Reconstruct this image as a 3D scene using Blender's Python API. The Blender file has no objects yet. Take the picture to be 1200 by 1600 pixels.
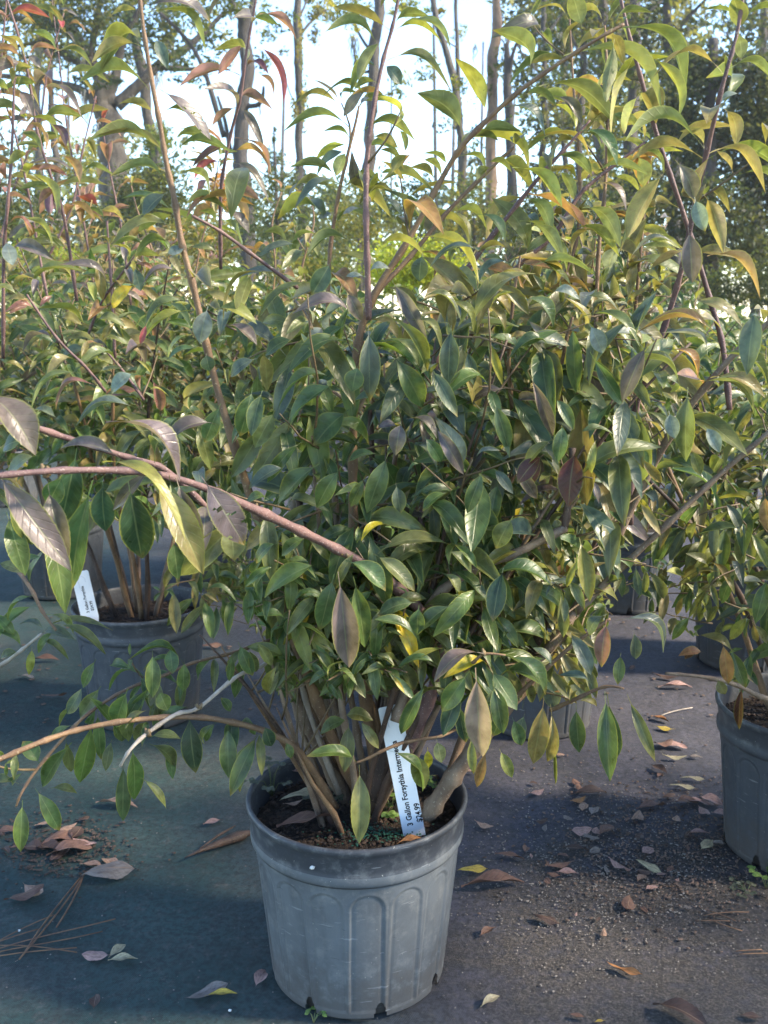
import bpy, math, random
import numpy as np
from mathutils import Vector, Matrix, noise
S = bpy.context.scene
COL = S.collection
R = random.Random(7)
PI = math.pi

# ---------------------------------------------------------------- camera
FOC = 1550.0; PITCH = math.radians(11.7); CAMH = 0.855
CP = Vector((0, 0, CAMH))
FWD = Vector((0, math.cos(PITCH), -math.sin(PITCH)))
UPV = Vector((0, math.sin(PITCH), math.cos(PITCH)))
RGT = Vector((1, 0, 0))
cam = bpy.data.cameras.new('camera'); camo = bpy.data.objects.new('camera', cam); COL.objects.link(camo)
camo.location = CP; camo.rotation_euler = (PI/2 - PITCH, 0, 0)
cam.sensor_fit = 'VERTICAL'; cam.sensor_height = 24
cam.lens = 24 * FOC / 1600
cam.clip_start = 0.05; cam.clip_end = 2000
cam.dof.use_dof = True; cam.dof.focus_distance = 1.15; cam.dof.aperture_fstop = 9
S.camera = camo

def ray(px, py):
    return FWD + RGT*((px-600)/FOC) - UPV*((py-800)/FOC)
def at(px, py, Y):
    d = ray(px, py); return CP + d*(Y/d.y)
def onz(px, py, z=0.0):
    d = ray(px, py); return CP + d*((z-CAMH)/d.z)
def proj(P):
    v = Vector(P) - CP; z = v.dot(FWD)
    if z < 0.02: return (-9999, -9999, z)
    return (600 + FOC*v.x/z, 800 - FOC*v.dot(UPV)/z, z)

# ---------------------------------------------------------------- light
SUN_EL = math.radians(36); SUN_AZ = math.radians(97)     # azimuth from +Y towards +X: behind the plants, to the right
w = bpy.data.worlds.new('World'); S.world = w; w.use_nodes = True
nt = w.node_tree; nt.nodes.clear()
sky = nt.nodes.new('ShaderNodeTexSky'); sky.sky_type = 'NISHITA'; sky.sun_disc = False
sky.sun_elevation = SUN_EL; sky.sun_rotation = SUN_AZ
sky.air_density = 1.0; sky.dust_density = 0.15; sky.ozone_density = 3.0
bg = nt.nodes.new('ShaderNodeBackground'); bg.inputs[1].default_value = 0.098
wo = nt.nodes.new('ShaderNodeOutputWorld')
nt.links.new(sky.outputs[0], bg.inputs[0]); nt.links.new(bg.outputs[0], wo.inputs[0])
sl = bpy.data.lights.new('sun', 'SUN'); so = bpy.data.objects.new('sun', sl); COL.objects.link(so)
sl.energy = 2.5; sl.angle = math.radians(7.0); sl.color = (1, .86, .66)
sd = Vector((math.sin(SUN_AZ)*math.cos(SUN_EL), math.cos(SUN_AZ)*math.cos(SUN_EL), math.sin(SUN_EL)))
so.rotation_euler = sd.to_track_quat('Z', 'Y').to_euler()
S.view_settings.view_transform = 'Standard'; S.view_settings.look = 'None'
S.view_settings.exposure = 2.6; S.view_settings.gamma = 1; S.view_settings.use_curve_mapping = False
S.render.engine = 'CYCLES'
cy = S.cycles
HAZE = .0012
cy.max_bounces = 7; cy.diffuse_bounces = 3; cy.glossy_bounces = 2; cy.transmission_bounces = 5; cy.transparent_max_bounces = 4
cy.volume_bounces = 0; cy.sample_clamp_indirect = 6; cy.caustics_reflective = False; cy.caustics_refractive = False

# ---------------------------------------------------------------- node helpers
def mat(name):
    m = bpy.data.materials.new(name); m.use_nodes = True
    t = m.node_tree; t.nodes.clear()
    return m, t
class N:
    def __init__(s, t): s.t = t
    def n(s, typ, **k):
        x = s.t.nodes.new(typ)
        for a, v in k.items():
            if a.startswith('_'): setattr(x, a[1:], v)
        return x
    def set(s, sock, v):
        if hasattr(v, 'is_linked') or isinstance(v, bpy.types.NodeSocket): s.t.links.new(v, sock)
        else: sock.default_value = v
    def math(s, op, a, b=0.0, c=None, clamp=False):
        x = s.t.nodes.new('ShaderNodeMath'); x.operation = op; x.use_clamp = clamp
        s.set(x.inputs[0], a); s.set(x.inputs[1], b)
        if c is not None: s.set(x.inputs[2], c)
        return x.outputs[0]
    def mix(s, f, a, b, bt='MIX'):
        x = s.t.nodes.new('ShaderNodeMix'); x.data_type = 'RGBA'; x.blend_type = bt
        s.set(x.inputs[0], f)
        for i, v in ((6, a), (7, b)):
            if isinstance(v, tuple) and len(v) == 3: v = (*v, 1)
            s.set(x.inputs[i], v)
        return x.outputs[2]
    def ramp(s, f, lo, hi, a=0.0, b=1.0):
        x = s.t.nodes.new('ShaderNodeMapRange'); x.clamp = True; x.interpolation_type = 'SMOOTHSTEP'
        s.set(x.inputs[0], f); x.inputs[1].default_value = lo; x.inputs[2].default_value = hi
        x.inputs[3].default_value = a; x.inputs[4].default_value = b
        return x.outputs[0]
    def noise(s, vec, scale, detail=3, rough=.55):
        x = s.t.nodes.new('ShaderNodeTexNoise'); x.inputs['Scale'].default_value = scale
        x.inputs['Detail'].default_value = detail; x.inputs['Roughness'].default_value = rough
        if vec is not None: s.t.links.new(vec, x.inputs['Vector'])
        return x.outputs[0]
    def vmath(s, op, a, b):
        x = s.t.nodes.new('ShaderNodeVectorMath'); x.operation = op
        for i, v in enumerate((a, b)):
            if isinstance(v, tuple): x.inputs[i].default_value = v
            else: s.t.links.new(v, x.inputs[i])
        return x.outputs[0]
    def bump(s, h, strength, dist):
        x = s.t.nodes.new('ShaderNodeBump'); x.inputs['Strength'].default_value = strength; x.inputs['Distance'].default_value = dist
        s.set(x.inputs['Height'], h); return x.outputs[0]
    def bsdf(s, col, rough=.6, spec=.5, normal=None, metallic=0.0):
        x = s.t.nodes.new('ShaderNodeBsdfPrincipled')
        if isinstance(col, tuple) and len(col) == 3: col = (*col, 1)
        s.set(x.inputs['Base Color'], col); s.set(x.inputs['Roughness'], rough)
        x.inputs['Specular IOR Level'].default_value = spec; x.inputs['Metallic'].default_value = metallic
        if normal is not None: s.t.links.new(normal, x.inputs['Normal'])
        return x.outputs[0]
    def out(s, sh):
        o = s.t.nodes.new('ShaderNodeOutputMaterial'); s.t.links.new(sh, o.inputs[0])
    def objco(s):
        return s.t.nodes.new('ShaderNodeTexCoord').outputs['Object']

def simple(name, a, b, scale=20, rough=.7, bumps=.3, bd=.002, spec=.4, detail=4, lo=.35, hi=.65):
    m, t = mat(name); q = N(t); co = q.objco()
    n1 = q.noise(co, scale, detail); n2 = q.noise(co, scale*5, 3)
    c = q.mix(q.ramp(n1, lo, hi), a, b)
    q.out(q.bsdf(c, rough, spec, q.bump(q.math('ADD', n1, n2), bumps, bd)))
    return m

# ---------------------------------------------------------------- leaf material
def leaf_mat(name, source, transl=.4, gloss=.27):
    m, t = mat(name); q = N(t)
    if source == 'object':
        oi = t.nodes.new('ShaderNodeObjectInfo'); C = oi.outputs['Color']; A = oi.outputs['Alpha']
    else:
        at_ = t.nodes.new('ShaderNodeAttribute'); at_.attribute_name = 'leafcol'; C = at_.outputs['Color']; A = at_.outputs['Alpha']
    uv = t.nodes.new('ShaderNodeUVMap'); uv.uv_map = 'UVMap'
    sp = t.nodes.new('ShaderNodeSeparateXYZ'); t.links.new(uv.outputs[0], sp.inputs[0])
    u, v = sp.outputs[0], sp.outputs[1]
    e = q.math('MULTIPLY', q.math('ABSOLUTE', q.math('SUBTRACT', v, .5)), 2.0)
    cmb = t.nodes.new('ShaderNodeCombineXYZ'); t.links.new(q.math('MULTIPLY', u, 3.0), cmb.inputs[0]); t.links.new(v, cmb.inputs[1])
    t.links.new(q.math('MULTIPLY', A, 57.0), cmb.inputs[2])
    P = cmb.outputs[0]
    n1 = q.noise(P, 1.6, 3); n2 = q.noise(P, 7, 4, .65)
    hs = t.nodes.new('ShaderNodeHueSaturation'); t.links.new(C, hs.inputs['Color'])
    t.links.new(q.ramp(n1, .3, .7, .72, 1.35), hs.inputs['Value'])
    t.links.new(q.ramp(n2, .3, .7, .488, .512), hs.inputs['Hue'])
    base = hs.outputs[0]
    # lateral veins and midrib
    fr = q.math('FRACT', q.math('SUBTRACT', q.math('MULTIPLY', u, 9.0), q.math('MULTIPLY', e, 1.7)))
    vein = q.math('SUBTRACT', 1.0, q.ramp(q.math('ABSOLUTE', q.math('SUBTRACT', fr, .5)), 0, .11), clamp=True)
    rib = q.math('SUBTRACT', 1.0, q.ramp(e, .025, .085))
    base = q.mix(q.math('MULTIPLY', vein, .12), base, q.mix(.4, base, (.3, .33, .16)))
    base = q.mix(q.math('MULTIPLY', rib, .5), base, q.mix(.45, base, (.38, .4, .18)))
    edge = q.math('MULTIPLY', q.ramp(e, .86, .99), .55)
    base = q.mix(edge, base, (.27, .27, .05))
    # yellowing and brown tips on some leaves
    tip = q.math('MULTIPLY', q.ramp(q.math('ADD', u, q.math('MULTIPLY', n2, .35)), 1.0, 1.17), q.ramp(A, .55, .8))
    base = q.mix(tip, base, (.17, .13, .03))
    spot = q.math('MULTIPLY', q.ramp(n2, .66, .72), q.ramp(A, .35, .6))
    base = q.mix(q.math('MULTIPLY', spot, .8), base, (.06, .035, .02))
    ge = t.nodes.new('ShaderNodeNewGeometry')
    under = q.mix(1.0, q.mix(1.0, base, (1.4, 1.35, 1.4), 'MULTIPLY'), (.03, .03, .02), 'ADD')
    colr = q.mix(ge.outputs['Backfacing'], base, under)
    rough = q.math('ADD', q.math('MULTIPLY', ge.outputs['Backfacing'], .25), q.ramp(n1, .3, .7, gloss, gloss+.16))
    h = q.math('ADD', q.math('MULTIPLY', q.math('MAXIMUM', vein, q.math('MULTIPLY', rib, 1.3)), -1.0), q.math('MULTIPLY', n2, .8))
    b = t.nodes.new('ShaderNodeBsdfPrincipled'); t.links.new(colr, b.inputs['Base Color']); t.links.new(rough, b.inputs['Roughness'])
    b.inputs['Specular IOR Level'].default_value = .45
    nb = q.bump(h, .3, .001); t.links.new(nb, b.inputs['Normal'])
    tr = t.nodes.new('ShaderNodeBsdfTranslucent')
    t.links.new(q.mix(1.0, q.mix(.1, base, (.2, .26, .02)), (1.45, 1.45, .9), 'MULTIPLY'), tr.inputs[0])
    ms = t.nodes.new('ShaderNodeMixShader'); ms.inputs[0].default_value = transl
    t.links.new(b.outputs[0], ms.inputs[1]); t.links.new(tr.outputs[0], ms.inputs[2])
    q.out(ms.outputs[0])
    return m
M = {}
M['leaf'] = leaf_mat('leaf_blade', 'object')
M['leafs'] = leaf_mat('leaf_mass', 'attr')
def far_leaf(name, transl=.55):
    m, t = mat(name); q = N(t)
    a = t.nodes.new('ShaderNodeAttribute'); a.attribute_name = 'leafcol'
    b = q.bsdf(a.outputs['Color'], .6, .3)
    tr = t.nodes.new('ShaderNodeBsdfTranslucent'); t.links.new(q.mix(1.0, a.outputs['Color'], (1.5, 1.5, .9), 'MULTIPLY'), tr.inputs[0])
    ms = t.nodes.new('ShaderNodeMixShader'); ms.inputs[0].default_value = transl
    t.links.new(b, ms.inputs[1]); t.links.new(tr.outputs[0], ms.inputs[2]); q.out(ms.outputs[0]); return m
M['far'] = far_leaf('tree_foliage')
def bark(name, a, b, c, scale=60, bd=.0015):
    m, t = mat(name); q = N(t); co = q.objco()
    mp = t.nodes.new('ShaderNodeMapping'); mp.inputs['Scale'].default_value = (1, 1, .35); t.links.new(co, mp.inputs[0])
    n1 = q.noise(mp.outputs[0], scale, 4); n2 = q.noise(co, scale*6, 3, .7)
    col = q.mix(q.ramp(n1, .35, .65), a, b); col = q.mix(q.ramp(n2, .6, .68), col, c)
    q.out(q.bsdf(col, .62, .4, q.bump(q.math('ADD', n1, q.math('MULTIPLY', n2, .7)), .8, bd))); return m
M['bark_old'] = bark('stem_bark_grey', (.2, .145, .1), (.12, .08, .055), (.32, .27, .2))
M['bark_brown'] = bark('stem_bark_dark', (.085, .05, .035), (.045, .028, .02), (.16, .11, .07))
M['bark_young'] = bark('stem_bark_young', (.19, .115, .06), (.12, .07, .04), (.28, .21, .13))
M['twig'] = bark('twig_bark', (.14, .1, .05), (.1, .065, .035), (.2, .15, .09))
M['bark_purple'] = bark('stem_bark_purple', (.15, .085, .075), (.09, .05, .05), (.27, .21, .19))
M['bark_pale'] = bark('stem_bark_pale', (.36, .31, .26), (.24, .2, .16), (.45, .4, .34))
M['trunk'] = bark('tree_bark', (.1, .085, .07), (.04, .033, .028), (.22, .19, .16), scale=9, bd=.06)
M['trunk_dark'] = bark('tree_bark_dark', (.06, .05, .045), (.035, .03, .027), (.12, .1, .085), scale=9, bd=.06)
M['trunk_sun_tint'] = bark('sun_tinted_bark', (.26, .165, .1), (.12, .08, .06), (.4, .28, .16), scale=9, bd=.05)  # warm orange sunlight painted into the bark colour
M['moss'] = simple('hanging_moss', (.22, .22, .2), (.13, .13, .12), 3)

def pot_mat(name, light, dark, dust, gr=.5):
    m, t = mat(name); q = N(t); co = q.objco()
    n1 = q.noise(co, 9, 5, .6); n2 = q.noise(co, 45, 5, .7)
    mp = t.nodes.new('ShaderNodeMapping'); mp.inputs['Scale'].default_value = (1, 1, .12); t.links.new(co, mp.inputs[0])
    n3 = q.noise(mp.outputs[0], 38, 3)
    c = q.mix(q.ramp(n1, .3, .7), light, dark)
    c = q.mix(q.math('MULTIPLY', q.ramp(n2, .48, .7), gr), c, dust)
    c = q.mix(q.math('MULTIPLY', q.ramp(n3, .52, .72), .35), c, (.03, .032, .035))
    sp = q.noise(co, 260, 2)
    c = q.mix(q.ramp(sp, .73, .77), c, (.4, .38, .33))
    sc = q.noise(q.vmath('MULTIPLY', co, (1., 1., 6.)), 22, 4, .7)
    c = q.mix(q.math('MULTIPLY', q.ramp(sc, .66, .7), .5), c, (.045, .05, .055))
    zz = t.nodes.new('ShaderNodeSeparateXYZ'); t.links.new(co, zz.inputs[0])
    mud = q.math('MULTIPLY', q.ramp(q.math('ADD', q.math('MULTIPLY', zz.outputs[2], 9.0), q.math('MULTIPLY', q.math('SUBTRACT', n2, .5), 1.6)), .1, .8, 1.0, 0.0), .55)
    c = q.mix(mud, c, (.075, .062, .05))
    wv = q.noise(q.vmath('MULTIPLY', co, (.5, .5, 5.)), 60, 2, .5); c = q.mix(q.math('MULTIPLY', q.ramp(wv, .69, .72), .45), c, (.3, .31, .31))
    h = q.math('ADD', n2, sp)
    q.out(q.bsdf(c, q.ramp(n1, .3, .7, .42, .62), .5, q.bump(h, .25, .0008))); return m
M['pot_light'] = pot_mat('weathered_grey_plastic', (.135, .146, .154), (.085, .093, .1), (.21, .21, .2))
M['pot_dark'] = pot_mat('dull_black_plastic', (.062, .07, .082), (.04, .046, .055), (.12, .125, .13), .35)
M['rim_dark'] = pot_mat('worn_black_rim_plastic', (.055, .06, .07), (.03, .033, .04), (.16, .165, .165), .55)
M['soil'] = simple('potting_soil', (.035, .022, .015), (.012, .009, .007), 60, .9, 1.0, .006)
M['tag'] = simple('white_label_plastic', (.8, .82, .85), (.74, .77, .82), 15, .45, .05, .0005)
M['ink'] = simple('black_print', (.012, .012, .015), (.012, .012, .015), 10, .6, 0)
M['perlite'] = simple('white_bead', (.75, .74, .7), (.6, .6, .57), 90, .7)
M['straw'] = simple('dry_needle', (.2, .11, .06), (.12, .065, .04), 40, .7)

# ---------------------------------------------------------------- object helpers
def link(o, parent=None):
    COL.objects.link(o)
    if parent is not None: o.parent = parent
    return o
def mesh_obj(name, me, m=None, parent=None):
    if m is not None and not me.materials: me.materials.append(m)
    return link(bpy.data.objects.new(name, me), parent)
def tag(o, label=None, cat=None, group=None, kind=None):
    if label: o['label'] = label
    if cat: o['category'] = cat
    if group: o['group'] = group
    if kind: o['kind'] = kind
    return o
def empty(name, loc, label, cat, group=None):
    o = bpy.data.objects.new(name, None); COL.objects.link(o); o.location = loc; o.empty_display_size = .05
    return tag(o, label, cat, group)
def pydata(name, vs, fs, smooth=True, mat_=None):
    me = bpy.data.meshes.new(name); me.from_pydata([tuple(v) for v in vs], [], fs); me.update()
    if smooth: me.polygons.foreach_set('use_smooth', [True]*len(me.polygons))
    if mat_: me.materials.append(mat_)
    return me

def catmull(pts, sub=5):
    out = []; n = len(pts)
    for i in range(n-1):
        p0 = pts[max(i-1, 0)]; p1 = pts[i]; p2 = pts[i+1]; p3 = pts[min(i+2, n-1)]
        for k in range(sub):
            t = k/sub; t2 = t*t; t3 = t2*t
            out.append(tuple(.5*((2*b)+(-a+c)*t+(2*a-5*b+4*c-d)*t2+(-a+3*b-3*c+d)*t3) for a, b, c, d in zip(p0, p1, p2, p3)))
    out.append(tuple(pts[-1])); return out
def tube(pts, sides=7, vs=None, fs=None, jit=0.0, seed=0):
    """pts: (x,y,z,r)"""
    if vs is None: vs = []; fs = []
    rr = random.Random(seed)
    base = len(vs); P = [Vector(p[:3]) for p in pts]
    d0 = (P[1]-P[0]).normalized(); ref = Vector((1, 0, 0)) if abs(d0.x) < .9 else Vector((0, 1, 0))
    a = d0.cross(ref).normalized()
    for i, p in enumerate(P):
        d = (P[min(i+1, len(P)-1)]-P[max(i-1, 0)])
        d = d.normalized() if d.length > 1e-9 else d0
        a = (a - d*a.dot(d)); a = a.normalized() if a.length > 1e-6 else d.orthogonal().normalized()
        b = d.cross(a)
        for k in range(sides):
            th = 2*PI*k/sides; r = pts[i][3]*(1+rr.uniform(-jit, jit))
            vs.append(p + a*(math.cos(th)*r) + b*(math.sin(th)*r))
    n = len(P)
    for i in range(n-1):
        for k in range(sides):
            k2 = (k+1) % sides
            fs.append((base+i*sides+k, base+i*sides+k2, base+(i+1)*sides+k2, base+(i+1)*sides+k))
    fs.append(tuple(base+k for k in reversed(range(sides))))
    fs.append(tuple(base+(n-1)*sides+k for k in range(sides)))
    return vs, fs

# ---------------------------------------------------------------- leaf geometry
WP = [(0, .0), (.05, .22), (.12, .48), (.22, .77), (.34, .95), (.46, 1), (.58, .98), (.7, .86), (.81, .63), (.9, .36), (.96, .15), (1, .0)]
def wprof(t):
    for i in range(len(WP)-1):
        if t <= WP[i+1][0]:
            a, b = WP[i], WP[i+1]; f = (t-a[0])/(b[0]-a[0]); return a[1]+(b[1]-a[1])*f
    return 0
def leaf_geo(ns, half, arch, fold, wave, twist, serr, seed, skew=.5, stalk=.13):
    rr = random.Random(seed); ph = rr.uniform(0, 6); vs = []; uv = []; fs = []
    nc = 2*half+1
    for i in range(ns+1):
        t = i/ns; x = t
        # arch with its crest nearer the stalk
        z = arch*math.sin(PI*t**(1-.22*skew))
        if t < stalk: wd = .03
        else:
            tt = (t-stalk)/(1-stalk); wd = max(wprof(tt), .03 if tt < .05 else 0.004)
            if serr and tt > .35 and tt < .97: wd *= 1+(serr if i % 2 else -serr)*.5
        tw = twist*(t-.4)
        side = .04*math.sin(ph+t*3.0)*1.0
        for j in range(-half, half+1):
            v = j/half; y = v*.5*wd
            zz = z + abs(v)**1.3*fold*.5*wd*.11 + wave*math.sin(ph+t*11+v*1.3)*.014*abs(v)
            yy = y*math.cos(tw) ; zz += y*math.sin(tw)*.25
            vs.append((x, yy+side*.4*(t*(1-t)*4), zz)); uv.append((max(0, (t-stalk)/(1-stalk)), .5+.5*v))
    for i in range(ns):
        for j in range(nc-1):
            a = i*nc+j; fs.append((a, a+nc, a+nc+1, a+1))
    return np.array(vs, dtype=np.float32), fs, np.array(uv, dtype=np.float32)
def leaf_mesh(name, geo, m, drop=()):
    vs, fs, uv = geo; fs = [f for i, f in enumerate(fs) if i not in drop]
    me = pydata(name, vs, fs, True, m)
    l = me.uv_layers.new(name='UVMap'); idx = np.zeros(len(me.loops), dtype=np.int32); me.loops.foreach_get('vertex_index', idx)
    l.data.foreach_set('uv', uv[idx].ravel()); return me
ARCH = [0.01, .08, .16, .25, .34]
HI = []; LO = []
for k, a in enumerate(ARCH):
    HI.append([leaf_mesh('leaf_blade_mesh', leaf_geo(30, 2, a, .9+.5*s, .8, (-.9, .2, 1.0)[s], .035, 10*k+s, .6), M['leaf']) for s in range(3)])
    LO.append([leaf_geo(9, 1, a, .9+.5*s, .6, (-.9, .2, 1.0)[s], 0, 10*k+s, .6) for s in range(3)])
HOLE = leaf_mesh('leaf_with_holes_mesh', leaf_geo(40, 5, .1, .5, .8, .2, .05, 5), M['leaf'], drop=set([163, 164, 173, 174, 152, 215, 226, 227, 288, 289, 299, 310, 311, 321]))

# colours (linear base colours; 's' has pale sky sheen painted in)
PAL = {
 'g': (.108, .122, .042), 'd': (.06, .097, .036), 'D': (.022, .048, .028), 'o': (.185, .15, .055), 'y': (.2, .2, .045), 'Y': (.42, .32, .02),
 'p': (.115, .09, .085), 'P': (.08, .035, .06), 'r': (.21, .1, .08), 'R': (.26, .05, .06), 'n': (.24, .13, .055), 'B': (.07, .022, .018),
 'b': (.075, .1, .075), 's': (.17, .19, .17), 'S': (.05, .075, .045), 'V': (.28, .2, .14), 'q': (.075, .115, .03)}
def jitcol(code, rr, amt=.18):
    c = PAL[code]; k = 1+rr.uniform(-amt, amt)
    return (min(1, c[0]*k*(1+rr.uniform(-.1, .1))), min(1, c[1]*k), min(1, c[2]*k*(1+rr.uniform(-.15, .15))), rr.random())
def leaf_matrix(B, T, W, f, rr):
    """B base, T tip (Vectors), W width; f: -1..1 how far the upper face turns to (or away from) the camera"""
    X = T-B; L = X.length; X = X/L
    up = Vector((0, 0, 1)); tc = (CP-B).normalized()
    n = up*(1-abs(f)) + tc*f
    n = n + Vector((rr.uniform(-.15, .15), rr.uniform(-.15, .15), 0))
    n = n - X*n.dot(X)
    if n.length < .08:
        n = Vector((-X.z*X.x, -X.z*X.y, 1-X.z*X.z)) + tc*.5; n = n-X*n.dot(X)
    Z = n.normalized(); Yv = Z.cross(X)
    m = Matrix(((X.x*L, Yv.x*W, Z.x*L, B.x), (X.y*L, Yv.y*W, Z.y*L, B.y), (X.z*L, Yv.z*W, Z.z*L, B.z), (0, 0, 0, 1)))
    return m
# ---------------------------------------------------------------- pots
PR = .14; PH = .245; SOILZ = .205
def pot_mesh():
    NA = 400; zs = [0, .003, .005, .007, .009, .011, .013, .015, .017, .019, .021, .023, .025, .027, .03, .035, .04] + [.04+.15*i/75 for i in range(1, 76)] + [.193, .196]
    vs = []; fs = []
    def rad(z): return .113 + (.1325-.113)*(z/.2)
    npan = 16; hw = .0185; ztop = .178
    for z in zs:
        for k in range(NA):
            th = 2*PI*k/NA; r = rad(z)
            a = ((th/(2*PI)*npan+.5) % 1-.5)*2*PI*r/npan
            # signed distance to the arched panel
            zc = ztop-hw
            d = (abs(a)-hw) if z < zc else (math.hypot(a, z-zc)-hw)
            g = -0.0016*math.exp(-(d/.0016)**2) + .0007*math.exp(-((d-.0034)/.0016)**2) + (-.0008 if d < 0 else 0)*min(1, abs(d)/.002)
            if z < .012: g = 0
            r2 = r+g
            if z < .002: r2 = r-.003
            vs.append((r2*math.cos(th), r2*math.sin(th), z))
    nr = len(zs)
    for i in range(nr-1):
        for k in range(NA):
            k2 = (k+1) % NA
            th = (k/NA*8+.32) % 1; z = zs[i]
            lim = .022*math.sqrt(max(0, 1-((th-.5)/.085)**2))
            if z < lim: continue
            fs.append((i*NA+k, i*NA+k2, (i+1)*NA+k2, (i+1)*NA+k))
    # inner wall seen through the notches and the floor
    prof = [(.124, .196), (.108, .03), (.105, .002), (.001, .002)]
    b = len(vs)
    for (r, z) in prof:
        for k in range(NA//4):
            th = 2*PI*k/(NA//4); vs.append((r*math.cos(th), r*math.sin(th), z))
    n4 = NA//4
    for i in range(len(prof)-1):
        for k in range(n4):
            k2 = (k+1) % n4; fs.append((b+i*n4+k, b+i*n4+k2, b+(i+1)*n4+k2, b+(i+1)*n4+k))
    return pydata('pot_body_mesh', vs, fs)
def lathe(prof, n=96, name='lathe_mesh', wob=0):
    vs = []; fs = []; m = len(prof)
    for i, (r, z) in enumerate(prof):
        for k in range(n):
            th = 2*PI*k/n; w_ = 1+wob*math.sin(2*th+.7)+wob*.5*math.sin(3*th)
            vs.append((r*w_*math.cos(th), r*w_*math.sin(th), z))
    for i in range(m-1):
        for k in range(n):
            k2 = (k+1) % n; fs.append((i*n+k, i*n+k2, (i+1)*n+k2, (i+1)*n+k))
    return pydata(name, vs, fs)
BODY = pot_mesh(); BODY2 = BODY.copy(); BODY.materials.append(M['pot_light']); BODY2.materials.append(M['pot_dark'])
BODY.name = 'pot_body'; BODY2.name = 'pot_body_dark'
RIM = lathe([(.1318, .190), (.1345, .192), (.1362, .196), (.1362, .2055), (.135, .2075), (.1348, .212), (.1358, .222), (.1368, .2255), (.1372, .232), (.139, .2345), (.141, .238), (.1415, .2415), (.140, .2445), (.1375, .245), (.1352, .2435), (.134, .238), (.1305, .2), (.1255, .15)], 128, 'pot_rim', .006)
RIM.materials.append(M['rim_dark'])
BAND = lathe([(.1342, .1925), (.1366, .1955), (.13695, .1985), (.13695, .2035), (.1362, .2062)], 128, 'pot_band', .005)
BAND.materials.append(M['pot_light'])
BAND2 = BAND.copy(); BAND2.materials.clear(); BAND2.materials.append(M['pot_dark'])
def soil_mesh(seed):
    vs = [(0, 0, SOILZ+.012)]; fs = []; nr = 16; n = 48
    for i in range(1, nr+1):
        for k in range(n):
            r = .1325*i/nr; th = 2*PI*k/n; x, y = r*math.cos(th), r*math.sin(th)
            z = SOILZ + .012*(1-(i/nr)**2) + .006*noise.noise(Vector((x*30+seed, y*30, 0))) + .0035*noise.noise(Vector((x*110, y*110+seed, 3)))
            vs.append((x, y, z))
    for k in range(n): fs.append((0, 1+k, 1+(k+1) % n))
    for i in range(nr-1):
        for k in range(n):
            a = 1+i*n; fs.append((a+k, a+n+k, a+n+(k+1) % n, a+(k+1) % n))
    return pydata('soil_surface', vs, fs, True, M['soil'])
SOIL = soil_mesh(3)

def rock_mesh(seed, flat=.6):
    rr = random.Random(seed)
    import bmesh
    bm = bmesh.new(); bmesh.ops.create_icosphere(bm, subdivisions=1, radius=.5)
    for v in bm.verts: v.co *= 1+rr.uniform(-.3, .3); v.co.z *= flat
    vs = [v.co.copy() for v in bm.verts]; fs = [tuple(v.index for v in f.verts) for f in bm.faces]; bm.free()
    return vs, fs
def scatter_chunks(name, pts, m, seed=1, flat=.6):
    """pts: (x,y,z,size)"""
    kinds = [rock_mesh(seed+i, flat) for i in range(4)]; V = []; F = []; off = 0
    rr = random.Random(seed)
    for (x, y, z, s) in pts:
        vs, fs = kinds[rr.randrange(4)]; a = rr.uniform(0, 6.3); ca, sa = math.cos(a)*s, math.sin(a)*s; st = rr.uniform(.6, 1.8)
        for v in vs: V.append((x+(v.x*ca*st-v.y*sa), y+(v.x*sa*st+v.y*ca), z+v.z*s))
        for f in fs: F.append(tuple(i+off for i in f))
        off += len(vs)
    return pydata(name, V, F, False, m)

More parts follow.
